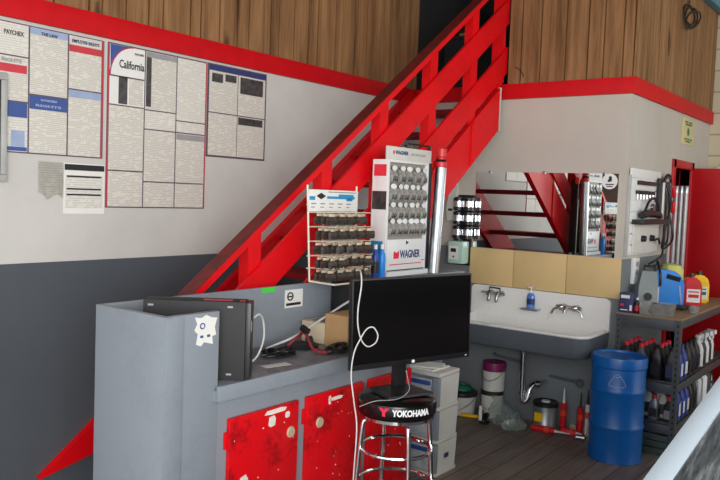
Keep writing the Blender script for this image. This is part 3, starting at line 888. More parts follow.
# blue bottles beside the display (end of ledge)
def bottle(name, label, cat, loc, body_mat, cap_mat, h=0.2, r=0.033, group=None, label_mat=None, flat=0.7, rz=0.0):
    t = thing(name, label, cat, loc, rz, group)
    part('body', MB().lathe([(0, 0), (r * 0.95, 0), (r, 0.006), (r, h * 0.62), (r * 0.85, h * 0.72), (r * 0.45, h * 0.82), (r * 0.42, h * 0.86), (0, h * 0.86)], (0, 0, 0), 18, None, 1.0, flat), M[body_mat], t)
    part('cap', MB().lathe([(0, 0), (r * 0.5, 0), (r * 0.48, h * 0.13), (0, h * 0.14)], (0, 0, h * 0.861), 14), M[cap_mat], t)
    if label_mat:
        part('label', MB().lathe([(r * 1.015, h * 0.16), (r * 1.015, h * 0.5)], (0, 0, 0), 18, None, 1.0, flat), M[label_mat], t)
    return t
bottle('spray_bottle', 'blue bottle on the counter ledge between wire rack and white display, nearer the rack', 'bottle', (1.04, -1.91, 1.217), 'blueb', 'white', 0.20, 0.022, None, 'black', 1.0)
bottle('spray_bottle', 'light blue bottle on the counter ledge touching the white display', 'bottle', (1.045, -1.85, 1.217), 'bluej', 'white', 0.20, 0.022, None, None, 1.0)
# tall silver tube with red cap, dark wand
t = thing('silver_tube', 'tall silver tube with a red cap beside the white bulb display', 'tube', (1.066, -1.262, 1.217))
part('tube', MB().tube([(0, -0.042, 0), (0, 0.0, 0.68)], 0.036, 20), M['steel'], t)
part('red_cap', MB().lathe([(0.038, 0), (0.038, 0.03), (0.024, 0.035), (0.024, 0.06), (0.034, 0.065), (0.034, 0.115), (0.0, 0.12)], (0, 0.0, 0.685), 18), M['redp'], t)
part('dark_joint', MB().ring((0, 0.0, 0.725), 0.026, 0.008, (0, 0, 1), 18, 6), M['black'], t)
t = thing('light_wand', 'slim black and white wand with an orange end between display and silver tube', 'work light', (0.985, -1.285, 1.217))
part('bar', MB().box((-0.014, -0.012, 0), (0.014, 0.012, 0.66), 0.003), M['black'], t)
part('lens', MB().box((0.0141, -0.008, 0.02), (0.018, 0.008, 0.52), 0.001), M['white'], t)
part('end_grip', MB().lathe([(0, 0), (0.018, 0), (0.022, 0.03), (0.018, 0.06), (0, 0.065)], (0, 0, 0.6605), 14), M['orange'], t)
part('cord', MB().tube(curve([(0, -0.012, 0.64), (0.018, -0.022, 0.60), (0.02, -0.022, 0.52), (0.02, -0.01, 0.45)], 6), 0.003, 6), M['pinkred'], t)
t = thing('wire_hook', 'black wire hanger frame above the white display', 'hanger', (0.88, -1.27, 2.0))
part('bar', MB().tube([(0, -0.12, 0.0), (0, -0.12, 0.045), (0, 0.16, 0.045), (0, 0.16, 0.0)], 0.006, 6).tube([(-0.018, -0.12, 0.03), (0.0, -0.12, 0.03)], 0.006, 6).tube([(-0.018, 0.16, 0.03), (0.0, 0.16, 0.03)], 0.006, 6), M['black'], t)

# ---------------------------------------------------------------- stool and monitor
SC = Vector((1.666, -2.551, 0))
t = thing('bar_stool', 'round black vinyl bar stool with chrome legs carrying the monitor', 'stool', SC)
SR, ST = 0.187, 0.775
part('seat', MB().lathe([(0, 0), (SR * 0.93, 0), (SR * 0.99, 0.012), (SR, 0.03), (SR, 0.055), (SR * 0.985, 0.07), (SR * 0.9, 0.082), (SR * 0.5, 0.088), (0, 0.089)], (0, 0, ST - 0.089), 48), M['vinyl'], t)
part('seat_ring', MB().lathe([(SR * 0.6, 0), (SR * 0.95, 0), (SR * 0.95, 0.014), (SR * 0.6, 0.014)], (0, 0, ST - 0.104), 40), M['chrome'], t)
a0 = math.radians(-56)
def on_seat(off):
    def f(p):
        a = a0 + math.radians(off) + p.x / SR
        rr = SR + 0.0012 + p.z
        return Vector((rr * math.cos(a), rr * math.sin(a), ST - 0.047 + p.y))
    return f
part('seat_lettering', text_mb('YOKOHAMA', 0.040, None, None, 0.185, 0.0016, on_seat(22)), M['inkwhite'], t)
lg = text_mb('Y', 0.045, None, None, 0.052, 0.004, on_seat(-18))
part('seat_logo', lg, M['inkred'], t)
for k in range(4):
    a = a0 + math.radians(20) + k * PI / 2
    c, s = math.cos(a), math.sin(a)
    pts = curve([(c * 0.09, s * 0.09, ST - 0.108), (c * 0.145, s * 0.145, ST - 0.118), (c * 0.168, s * 0.168, ST - 0.16), (c * 0.19, s * 0.19, 0.35), (c * 0.215, s * 0.215, 0.012)], 6)
    lgo = part('leg', MB().tube(pts, 0.0115, 10), M['chrome'], t)
    part('foot_cap', MB().lathe([(0, 0), (0.016, 0), (0.015, 0.02), (0, 0.02)], (c * 0.215, s * 0.215, 0.0005), 12), M['rubber'], lgo)
for z, rr in ((0.515, 0.172), (0.345, 0.185), (0.18, 0.195)):
    part('foot_ring', MB().ring((0, 0, z), rr, 0.0095, (0, 0, 1), 44, 8), M['chrome'], t)

ed = Vector((0.36, 0.933, 0)).normalized()
nm = Vector((0.933, -0.36, 0)).normalized()
mrot = math.atan2(ed.y, ed.x)      # local x runs along the screen, -y faces the viewer
t = thing('computer_monitor', 'wide black computer monitor standing on the bar stool', 'monitor', (1.668, -2.535, ST + 0.002), mrot)
tilt = Matrix.Rotation(math.radians(-1.2), 3, 'Y')
def tl(mb):
    bmesh.ops.transform(mb.bm, matrix=Matrix.Translation((0, 0, 0.345)) @ tilt.to_4x4() @ Matrix.Translation((0, 0, -0.345)), verts=mb.bm.verts[:])
    return mb
WM, Z0, Z1 = 0.340, 0.142, 0.556
XO = 0.03
shell = tl(MB().box((-WM + XO, -0.05, Z0), (WM + XO, -0.02, Z1), 0.004).box((-0.2 + XO, -0.0199, Z0 + 0.06), (0.2 + XO, 0.012, Z1 - 0.06), 0.01))
part('housing', shell, M['black'], t)
part('screen', tl(MB().box((-WM + XO + 0.008, -0.0512, Z0 + 0.026), (WM + XO - 0.008, -0.0503, Z1 - 0.008))), M['screen'], t)
part('logo', tl(MB().lathe([(0, 0), (0.008, 0), (0.008, 0.0012), (0, 0.0012)], (XO, -0.0503, Z0 + 0.013), 20, Matrix.Rotation(PI / 2, 3, 'X'))), M['inkwhite'], t)
part('power_light', tl(MB().box((WM + XO - 0.03, -0.0508, Z0 + 0.010), (WM + XO - 0.018, -0.0503, Z0 + 0.013))), M['inkwhite'], t)
part('neck', MB().box((-0.035, 0.0, 0.012), (0.035, 0.028, 0.40), 0.006), M['black'], t)
part('stand_base', MB().loft([[(-0.13, -0.10, 0), (0.13, -0.10, 0), (0.11, 0.10, 0), (-0.11, 0.10, 0)], [(-0.125, -0.095, 0.01), (0.125, -0.095, 0.01), (0.105, 0.095, 0.012), (-0.105, 0.095, 0.012)], [(-0.04, -0.01, 0.03), (0.04, -0.01, 0.03), (0.038, 0.035, 0.032), (-0.038, 0.035, 0.032)]]), M['black'], t)
# white cable draped over the monitor
def ms(lx, lz, off=0.058):
    """point just in front of the screen"""
    o = Vector((1.668, -2.535, ST + 0.002))
    return o + ed * lx + nm * off + Vector((0, 0, lz))
cb = [(1.12, -2.20, 1.30), ms(-0.235, 0.585, -0.02), ms(-0.272, 0.53), ms(-0.285, 0.42), ms(-0.282, 0.34), ms(-0.26, 0.275), ms(-0.225, 0.245), ms(-0.185, 0.26), ms(-0.175, 0.295),
      ms(-0.20, 0.33), ms(-0.235, 0.325), ms(-0.27, 0.285, 0.064), ms(-0.298, 0.22), ms(-0.308, 0.12), ms(-0.295, 0.0, 0.07), ms(-0.282, -0.12, 0.08), ms(-0.29, -0.35, 0.08), ms(-0.29, -0.58, 0.08), ms(-0.26, -0.77, 0.08)]
solo('hanging_cable', MB().tube(curve(cb, 7), 0.0032, 6), M['cablew'], 'white cable looped over the monitor front and hanging down past the stool', 'cable', (1.5, -2.75, 0))
solo('seat_cable', MB().tube(curve([ms(-0.27, -0.02, 0.075), ms(-0.2, 0.004, 0.10), ms(-0.10, 0.006, 0.12), ms(-0.02, 0.03, 0.10), ms(0.005, 0.06, 0.06), ms(0.01, 0.11, 0.03)], 7), 0.002, 6), M['greyink'], 'thin pale cable curving across the stool seat to the monitor stand', 'cable', (1.66, -2.55, ST))

# ---------------------------------------------------------------- plastic drawer tower
t = thing('drawer_tower', 'white plastic three drawer storage tower with blue grey corners beside the counter', 'drawer unit', (1.15, -1.43, 0))
TX0, TX1, TY0, TY1 = 0.99, 1.312, -1.59, -1.335
for z in (0.0, 0.205, 0.41, 0.615):
    part('tier_frame', MB().box((TX0, TY0 + 0.012, z + 0.002), (TX1, TY1, z + 0.026), 0.005), M['offwhite'], t, True)
for k in range(3):
    z = 0.205 * k
    part('side_panel', MB().loft([[(TX1 - 0.02, TY0 + 0.03, z + 0.0265), (TX1 - 0.008, TY0 + 0.03, z + 0.0265), (TX1 - 0.008, TY1 - 0.004, z + 0.0265), (TX1 - 0.02, TY1 - 0.004, z + 0.0265)],
                                  [(TX1 - 0.02, TY0 + 0.03, z + 0.2045), (TX1 - 0.001, TY0 + 0.03, z + 0.2045), (TX1 - 0.001, TY1 - 0.001, z + 0.2045), (TX1 - 0.02, TY1 - 0.001, z + 0.2045)]]), M['offwhite'], t, True)
    part('corner_post', MB().box((TX1 - 0.045, TY0, z + 0.0265), (TX1 + 0.004, TY0 + 0.029, z + 0.2045), 0.006), M['counter'], t, True)
    part('corner_post', MB().box((TX0, TY0, z + 0.0265), (TX0 + 0.03, TY0 + 0.029, z + 0.2045), 0.006), M['counter'], t, True)
    dr = part('drawer', MB().box((TX0 + 0.035, TY0 + 0.004, z + 0.034), (TX1 - 0.05, TY0 + 0.02, z + 0.19), 0.006).box((TX0 + 0.035, TY0 + 0.021, z + 0.034), (TX1 - 0.05, TY1 - 0.03, z + 0.04)), M['drawer'], t, True)
    part('handle', MB().box((TX0 + 0.09, TY0 - 0.016, z + 0.155), (TX1 - 0.055, TY0 + 0.003, z + 0.18), 0.005), M['pblue'], dr, True)
part('price_label', MB().box((TX1 - 0.0008, -1.48, 0.10), (TX1 + 0.0008, -1.43, 0.13)), M['navy'], t, True)
solo('paper_stack', MB().box((TX0 + 0.05, -1.56, 0.642), (TX1 - 0.06, -1.36, 0.65)).obox((1.15, -1.46, 0.654), (0.20, 0.15, 0.006), Matrix.Rotation(0.4, 3, 'Z')), M['paper'], 'loose white papers lying on top of the drawer tower', 'paper', (1.15, -1.46, 0.642))

# ---------------------------------------------------------------- mirror, backsplash, sink
t = thing('wall_mirror', 'wide frameless mirror on the wall above the sink', 'mirror', (1.21, 0, 1.315))
part('glass', MB().box((0.637, -0.008, 1.316), (1.792, -0.0015, 1.925)), M['mirror'], t, True)
cl = MB()
for x in (0.75, 1.21, 1.68):
    cl.box((x, -0.012, 1.915), (x + 0.02, -0.001, 1.935), 0.002)
part('clip', cl, M['steel'], t, True)
s = part('round_decal', MB().lathe([(0, 0), (0.057, 0), (0.057, 0.001), (0, 0.001)], (1.728, -0.0082, 1.868), 32, Matrix.Rotation(PI / 2, 3, 'X')), M['white'], t, True, label='round white decal with a black figure')
part('decal_print', MB().lathe([(0, 0), (0.012, 0), (0.012, 0.0008), (0, 0.0008)], (1.732, -0.0094, 1.895), 16, Matrix.Rotation(PI / 2, 3, 'X')).prism([(1.712, 1.862), (1.742, 1.868), (1.745, 1.887), (1.718, 1.885)], 'y', -0.0102, -0.0094).box((1.698, -0.0102, 1.842), (1.760, -0.0094, 1.850)).box((1.706, -0.0102, 1.828), (1.752, -0.0094, 1.835)), M['ink'], s, True)
for n, (x0, x1, lb) in enumerate(((0.614, 1.004, 'tan backsplash board left of the seams, behind the left faucet'), (1.008, 1.439, 'tan backsplash board in the middle, behind the soap bottle'), (1.443, 1.846, 'tan backsplash board at the wall corner, behind the right faucet'))):
    solo('backsplash_board', MB().box((x0, -0.016, 1.022), (x1, -0.001, 1.312), 0.002), M['tan'], lb, 'backsplash', ((x0 + x1) / 2, 0, 1.022), 0, 'tan backsplash boards')

t = thing('wash_sink', 'long white enamel trough sink with grey outside mounted under the tan boards', 'sink', (1.22, -0.2, 0.60))
SX0, SX1, SY, ZR = 0.655, 1.79, -0.47, 0.79
def rrect(x0, x1, y0, y1, r, z, n=6):
    pts = []
    for (cx, cy, a) in ((x0 + r, y0 + r, PI), (x1 - r, y0 + r, 1.5 * PI)):
        for k in range(n + 1):
            b = a + k * PI / 2 / n
            pts.append((cx + r * math.cos(b), cy + r * math.sin(b), z))
    pts += [(x1, y1, z), (x0, y1, z)]
    return pts
ap = MB().loft([rrect(SX0 + 0.10, SX1 - 0.10, SY + 0.10, -0.03, 0.06, 0.605), rrect(SX0 + 0.03, SX1 - 0.03, SY + 0.03, -0.01, 0.09, 0.625), rrect(SX0 + 0.008, SX1 - 0.008, SY + 0.01, -0.004, 0.10, 0.67), rrect(SX0 + 0.005, SX1 - 0.005, SY + 0.006, -0.004, 0.10, 0.768)], True, False)
part('apron', ap, M['apron'], t, True, label='dark grey painted outside of the basin')
bs = MB().loft([rrect(SX0 + 0.006, SX1 - 0.006, SY + 0.007, -0.004, 0.10, 0.7685), rrect(SX0, SX1, SY, -0.002, 0.105, 0.775), rrect(SX0, SX1, SY, -0.002, 0.105, ZR - 0.006), rrect(SX0 + 0.008, SX1 - 0.008, SY + 0.008, -0.002, 0.10, ZR), rrect(SX0 + 0.035, SX1 - 0.035, SY + 0.035, -0.03, 0.085, ZR),
               rrect(SX0 + 0.045, SX1 - 0.045, SY + 0.045, -0.035, 0.08, ZR - 0.01), rrect(SX0 + 0.06, SX1 - 0.06, SY + 0.06, -0.045, 0.07, 0.68), rrect(SX0 + 0.09, SX1 - 0.09, SY + 0.09, -0.075, 0.06, 0.655)], False, True)
part('basin', bs, M['enamel'], t, True)
pts = [(SX0, ZR - 0.005), (SX1, ZR - 0.005), (SX1, 0.985)] + [(SX1 - 0.035 + 0.035 * math.cos(a), 0.985 + 0.033 * math.sin(a)) for a in (0.5, 1.0, 1.57)] + [(SX0 + 0.035 - 0.035 * math.cos(a), 0.985 + 0.033 * math.sin(a)) for a in (1.57, 1.0, 0.5, 0)]
part('splash_back', MB().prism(pts, 'y', -0.03, -0.001), M['enamel'], t, True)
dr = MB().cyl((1.215, -0.20, 0.606), (1.215, -0.20, 0.56), 0.035, 0.03, 18).tube([(1.215, -0.20, 0.56), (1.215, -0.20, 0.255)], 0.023, 14).cyl((1.215, -0.20, 0.33), (1.215, -0.20, 0.36), 0.024, 0.024, 14)
part('drain_pipe', dr, M['chrome'], t, True)
tr = MB().tube(curve([(1.215, -0.20, 0.26), (1.218, -0.20, 0.215), (1.235, -0.19, 0.19), (1.255, -0.18, 0.215), (1.26, -0.17, 0.26), (1.275, -0.14, 0.31), (1.31, -0.09, 0.325), (1.32, -0.002, 0.325)], 6), 0.021, 12).cyl((1.257, -0.175, 0.235), (1.26, -0.17, 0.262), 0.027, 0.027, 14).cyl((1.285, -0.13, 0.315), (1.302, -0.10, 0.323), 0.028, 0.028, 14)
part('drain_trap', tr, M['chrome'], t, True)
part('basin_plug', MB().lathe([(0, 0), (0.035, 0), (0.03, 0.012), (0, 0.016)], (0.80, -0.38, 0.656), 16), M['steel'], t, True)
def faucet(x, zz, label, wide, dark):
    t = thing('wall_faucet', label, 'faucet', (x, -0.031, zz))
    m = M['steel']
    part('body', MB().tube([(-wide, -0.035, 0.0), (wide, -0.035, 0.0)], 0.014, 12).cyl((-wide * 0.55, 0, 0), (-wide * 0.55, -0.035, 0), 0.022, 0.018, 14).cyl((wide * 0.55, 0, 0), (wide * 0.55, -0.035, 0), 0.022, 0.018, 14), m, t)
    for s in (-1, 1):
        h = part('handle', MB().lathe([(0, 0), (0.02, 0), (0.022, 0.012), (0.012, 0.02), (0, 0.022)], (s * wide * 0.55, -0.05, 0.0), 14, Matrix.Rotation(PI / 2, 3, 'X')), M['chrome'], t)
        part('lever', MB().tube([(s * wide * 0.55, -0.065, 0), (s * wide * 1.1, -0.07, 0.012 if dark else -0.02), (s * wide * 1.25, -0.07, 0.0 if dark else -0.055)], 0.008, 8), m, h)
    if dark:
        part('spout', MB().tube(curve([(-0.02, -0.04, 0), (-0.02, -0.08, 0.01), (-0.02, -0.10, -0.03), (-0.02, -0.10, -0.055)], 5), 0.013, 10), m, t)
        part('spout', MB().tube(curve([(0.045, -0.04, 0), (0.045, -0.08, 0.01), (0.045, -0.10, -0.03), (0.045, -0.10, -0.06)], 5), 0.013, 10), m, t)
        part('bucket_hook', MB().tube([(-0.04, -0.05, 0.012), (-0.04, -0.055, 0.048), (0.05, -0.055, 0.045), (0.05, -0.05, 0.012)], 0.006, 8), M['black'], t)
    else:
        part('spout', MB().tube(curve([(0.0, -0.04, 0), (0.0, -0.08, 0.012), (0.0, -0.11, -0.01), (0.0, -0.115, -0.035)], 5), 0.014, 10), m, t)
faucet(0.885, 0.965, 'old chrome wall faucet with twin spouts nearest the dispenser rack', 0.08, True)
faucet(1.495, 0.925, 'old chrome wall faucet with drooping levers nearest the corner', 0.095, False)
part('soap_tray', MB().loft([[(1.13, -0.085, 0.866), (1.25, -0.085, 0.866), (1.25, -0.031, 0.866), (1.13, -0.031, 0.866)], [(1.115, -0.10, 0.882), (1.265, -0.10, 0.882), (1.265, -0.031, 0.882), (1.115, -0.031, 0.882)]]), M['steel'], t, True)
t = thing('soap_bottle', 'blue hand soap bottle with white pump on the sink soap tray', 'soap bottle', (1.19, -0.066, 0.883))
part('body', MB().lathe([(0, 0), (0.030, 0), (0.032, 0.01), (0.032, 0.09), (0.024, 0.11), (0.012, 0.118), (0, 0.118)], (0, 0, 0), 20, None, 1.0, 0.62), M['soap'], t)
part('label', MB().lathe([(0.0325, 0.03), (0.0325, 0.075)], (0, 0, 0), 20, None, 1.0, 0.62), M['inkblue'], t)
part('pump', MB().cyl((0, 0, 0.1185), (0, 0, 0.135), 0.013, 0.012, 14).cyl((0, 0, 0.135), (0, 0, 0.16), 0.005, 0.005, 8).box((-0.012, -0.035, 0.158), (0.012, 0.012, 0.17), 0.003), M['white'], t)
# supply pipes on the wall
solo('water_pipe', MB().tube([(0.88, -0.03, 0.47), (1.16, -0.03, 0.44)], 0.011, 8).cyl((0.88, -0.001, 0.47), (0.88, -0.03, 0.47), 0.014, 0.014, 10), M['apron'], 'grey painted pipe on the wall left of the drain', 'pipe', (1.0, 0, 0.45))
solo('water_pipe', MB().tube([(1.36, -0.03, 0.38), (1.62, -0.03, 0.37)], 0.010, 8).ring((1.60, -0.045, 0.37), 0.028, 0.006, (0, 1, 0), 18, 6).cyl((1.60, -0.001, 0.37), (1.60, -0.04, 0.37), 0.012, 0.012, 10), M['apron'], 'grey painted pipe with round valve under the right faucet', 'pipe', (1.5, 0, 0.37))

# dispenser rack and hand cleaner left of the mirror
t = thing('cup_rack', 'black wall rack of chrome canisters hanging left of the mirror', 'rack', (0.52, 0, 1.40))
part('back_plate', MB().box((0.487, -0.018, 1.385), (0.633, -0.001, 1.735), 0.004), M['black'], t, True)
for i, z in enumerate((1.66, 1.545, 1.43)):
    for j, x in enumerate((0.523, 0.612)):
        b = part('canister', MB().cyl((x, -0.07, z - 0.05), (x, -0.07, z + 0.05), 0.042, 0.042, 24), M['chrome'], t, True)
        part('band', MB().lathe([(0.0428, -0.050), (0.0428, -0.022)], (x, -0.07, z), 24), M['black'], b, True)
        part('band', MB().lathe([(0.0428, 0.025), (0.0428, 0.05)], (x, -0.07, z), 24), M['black'], b, True)
        part('end_cap', MB().cyl((x, -0.07, z + 0.0505), (x, -0.07, z + 0.056), 0.040, 0.03, 20), M['black'], b, True)
t = thing('soap_dispenser', 'mint green hand cleaner jug hanging below the chrome canisters', 'dispenser', (0.53, -0.02, 1.17))
part('jug', MB().box((0.47, -0.13, 1.175), (0.61, -0.02, 1.36), 0.018), M['mint'], t, True)
part('front_label', MB().box((0.485, -0.1312, 1.21), (0.57, -0.1303, 1.32)), M['paper'], t, True)
part('label_print', MB().box((0.50, -0.1318, 1.27), (0.55, -0.1313, 1.30)).box((0.52, -0.1318, 1.225), (0.535, -0.1313, 1.24)), M['ink'], t, True)
part('neck', MB().cyl((0.54, -0.075, 1.3605), (0.54, -0.075, 1.385), 0.03, 0.03, 16), M['black'], t, True)
part('wall_bracket', MB().box((0.46, -0.0199, 1.16), (0.62, -0.001, 1.375), 0.003), M['black'], t, True)
t = thing('hanging_bag', 'narrow white printed bag hanging beside the silver tube', 'bag', (0.440, -0.02, 1.5))
part('bag', MB().loft([[(0.405, -0.05, 1.52), (0.475, -0.05, 1.52), (0.475, -0.002, 1.52), (0.405, -0.002, 1.52)], [(0.400, -0.065, 1.62), (0.480, -0.065, 1.62), (0.480, -0.002, 1.62), (0.400, -0.002, 1.62)], [(0.410, -0.015, 1.86), (0.470, -0.015, 1.86), (0.470, -0.002, 1.86), (0.410, -0.002, 1.86)]]), M['offwhite'], t, True)
part('black_print', MB().box((0.420, -0.0665, 1.60), (0.460, -0.064, 1.62)), M['ink'], t, True)

# ---------------------------------------------------------------- floor clutter under the sink
def pail(name, label, loc, r, h, body, lid, band=None, lidh=0.03, rb=0.9):
    t = thing(name, label, 'bucket', loc)
    part('body', MB().lathe([(0, 0), (r * rb, 0), (r * rb, 0.004), (r, h), (0, h)], (0, 0, 0), 28), M[body], t)
    part('lid', MB().lathe([(r * 1.04, -lidh * 0.8), (r * 1.05, 0.0), (r * 1.04, 0.006), (r * 0.92, 0.010), (0, 0.010)], (0, 0, h + 0.0005), 28), M[lid], t)
    hk = [(r * 1.03 * math.cos(a), r * 1.05 * math.sin(a) - 0.0, h * 0.86 - 0.10 * abs(math.sin(a))) for a in [PI * k / 12 for k in range(13)]]
    part('handle', MB().tube([(p[0] * 1.04, -abs(p[1]) * 1.05, p[2]) for p in hk], 0.003, 6), M['steel'], t)
    return t
pail('paint_pail', 'white pail under the sink supporting the purple lidded pail', (0.925, -0.115, 0), 0.085, 0.20, 'offwhite', 'blackm')
pail('paint_pail', 'white pail with purple lid stacked on another pail under the sink', (0.935, -0.115, 0.212), 0.088, 0.215, 'offwhite', 'purple', lidh=0.075, rb=0.95)
t = pail('bucket', 'white bucket with black rim and green hose behind the drawer tower', (0.70, -0.20, 0), 0.12, 0.17, 'offwhite', 'black', lidh=0.03)
part('green_coil', MB().ring((0, 0, 0.195), 0.065, 0.016, (0, 0.0, 1), 24, 8).ring((0.01, 0, 0.215), 0.05, 0.015, (0.1, 0, 1), 24, 8), M['green'], t)
t = thing('scraper', 'yellow handled tool lying on the floor in front of the pails', 'tool', (0.85, -0.285, 0.0), 0.3)
part('handle', MB().tube([(-0.09, 0, 0.016), (0.05, 0, 0.016)], 0.014, 10), M['yellow'], t)
part('blade', MB().tube([(0.0505, 0, 0.016), (0.09, 0, 0.012)], 0.009, 8), M['black'], t)
# clear plastic bag of rubbish
bag = MB()
rings = []
for k, (z, sc) in enumerate(((0.003, 0.8), (0.04, 1.05), (0.08, 1.0), (0.12, 0.8), (0.155, 0.5), (0.18, 0.3), (0.215, 0.36))):
    ring = []
    for j in range(20):
        a = 2 * PI * j / 20
        q = sc * (1 + 0.16 * math.sin(3 * a + k) + 0.08 * math.sin(7 * a + 2 * k))
        ring.append((1.18 - 0.02 * k + 0.13 * q * math.cos(a), -0.30 + 0.10 * q * math.sin(a), z))
    rings.append(ring)
bag.loft(rings)
t = thing('rubbish_bag', 'clear plastic bag full of scraps on the floor below the drain pipe', 'bag', (1.165, -0.30, 0))
part('bag', bag, M['bag'], t, True)
jb = MB()
for k in range(14):
    jb.obox((1.165 + random.uniform(-0.07, 0.07), -0.30 + random.uniform(-0.05, 0.05), 0.03 + random.uniform(0, 0.09)), (random.uniform(0.02, 0.06), random.uniform(0.02, 0.04), random.uniform(0.01, 0.05)), Matrix.Rotation(random.uniform(0, 3), 3, 'Z') @ Matrix.Rotation(random.uniform(-0.7, 0.7), 3, 'X'), 0.003)
part('scraps', jb, M['greytray'], t, True, kind='stuff')
t = thing('wire_bundle', 'dark bundle of hoses and tools between pails and plastic bag', 'tools', (1.0, -0.30, 0))
part('hoses', scribble((0.985, -0.345, 0), 0.035, 0.04, 4, 0.008, 0.10), M['black'], t, True)
part('pipe_offcut', MB().tube([(0.99, -0.42, 0.04), (0.96, -0.36, 0.13)], 0.014, 10), M['white'], t, True)
t = thing('paint_can', 'silver paint can with dark lid on the floor under the sink', 'can', (1.37, -0.10, 0))
part('body', MB().lathe([(0, 0), (0.088, 0), (0.09, 0.004), (0.087, 0.008), (0.087, 0.19), (0, 0.19)], (0, 0, 0), 32), M['silver'], t)
part('lid', MB().lathe([(0.094, -0.02), (0.095, 0.006), (0.088, 0.012), (0.075, 0.004), (0, 0.006)], (0, 0, 0.1905), 32), M['lidblack'], t)
part('label', MB().box((-0.05, -0.0885, 0.06), (0.015, -0.080, 0.125)), M['yellow'], t)
part('top_cup', MB().cyl((0, 0, 0.197), (0, 0, 0.206), 0.035, 0.03, 18), M['white'], t)
def caulk(label, loc, h, tilt, body='redp', noz='white', r=0.024, lay=None):
    t = thing('caulk_tube', label, 'caulk tube', loc, lay or 0.0)
    R = Matrix.Rotation(tilt, 3, 'Y')
    def p(z): return R @ Vector((0, 0, z))
    part('body', MB().tube([p(0.0), p(h)], r, 16), M[body], t)
    part('nozzle', MB().tube([p(h + 0.0005), p(h + 0.03), p(h + 0.11)], [0.012, 0.008, 0.004], 10), M[noz], t)
    part('label', MB().tube([p(h * 0.55), p(h * 0.75)], r * 1.02, 16), M['orange'], t)
caulk('red caulk tube standing upright beside the paint can', (1.505, -0.085, 0.001), 0.21, 0.0)
caulk('red caulk tube with dark nozzle standing upright by the blue drum', (1.635, -0.085, 0.001), 0.20, 0.0, 'redp', 'ink')
caulk('white slim caulk tube standing between red tube and blue drum', (1.682, -0.07, 0.001), 0.23, 0.0, 'white', 'ink', 0.016)
caulk('red caulk tube lying flat on the floor in front of the paint can', (1.33, -0.24, 0.0245), 0.17, PI / 2, 'redp', 'white', 0.024, 0.12)
caulk('pinkish caulk tube lying on the floor behind the front red tube', (1.53, -0.16, 0.0245), 0.11, PI / 2, 'pinkred', 'white', 0.024, 0.0)
solo('yellow_stick', MB().tube([(1.745, -0.205, 0.008), (1.735, -0.10, 0.13)], 0.007, 8), M['yellow'], 'short yellow stick leaning at the foot of the blue drum', 'stick', (1.73, -0.25, 0))
solo('wood_block', MB().box((1.54, -0.04, 0.0), (1.66, -0.005, 0.05), 0.004), M['beige'], 'beige wood block against the wall behind the caulk tubes', 'block', (1.61, -0.04, 0))
solo('silver_fitting', MB().cyl((1.67, -0.24, 0.026), (1.71, -0.23, 0.026), 0.022, 0.016, 14).cyl((1.71, -0.23, 0.026), (1.73, -0.226, 0.026), 0.026, 0.026, 14), M['steel'], 'small silver pipe fitting on the floor beside the blue drum', 'fitting', (1.69, -0.23, 0))

# ---------------------------------------------------------------- blue drum
t = thing('steel_drum', 'blue steel drum standing at the sink corner', 'drum', (2.0, -0.40, 0))
R0, HD = 0.173, 0.70
prof = [(0, 0.012), (R0 - 0.012, 0.012), (R0 - 0.004, 0.0), (R0 + 0.002, 0.004), (R0, 0.016)]
for zc in (0.235, 0.475):
    prof += [(R0, zc - 0.02), (R0 + 0.004, zc - 0.010), (R0 + 0.007, zc), (R0 + 0.004, zc + 0.010), (R0, zc + 0.02)]
prof += [(R0, HD - 0.02), (R0, HD - 0.012), (R0 - 0.02, HD - 0.014), (0, HD - 0.014)]
part('body', MB().lathe(prof, (0, 0, 0), 56), M['blue'], t)
part('lid_ring', MB().lathe([(R0 + 0.0005, HD - 0.075), (R0 + 0.008, HD - 0.068), (R0 + 0.008, HD - 0.012), (R0 + 0.004, HD), (R0 - 0.012, HD), (R0 - 0.014, HD - 0.0135), (R0 + 0.0005, HD - 0.0135)], (0, 0, 0), 56), M['blue'], t)
part('bung', MB().cyl((0.09, -0.06, HD - 0.0135), (0.09, -0.06, HD - 0.002), 0.028, 0.026, 18), M['blue'], t)
ra = math.atan2(-5.50 + 0.40, 3.65 - 2.0) - 0.03
def on_drum(u, z):
    a = ra + u / R0
    return ((R0 + 0.001) * math.cos(a), (R0 + 0.001) * math.sin(a), z)
rc = MB()
tri = [(-0.055, 0.525), (-0.045, 0.545), (-0.02, 0.585), (0.0, 0.600), (0.02, 0.585), (0.045, 0.545), (0.055, 0.525), (0.04, 0.516), (0.0, 0.512), (-0.04, 0.516)]
rc.tube([on_drum(u, z) for u, z in tri], 0.0028, 5, True)
rc.tube([on_drum(u, 0.580) for u in (-0.012, 0.0, 0.012)], 0.004, 5)
part('recycle_mark', rc, M['pltblue'], t)

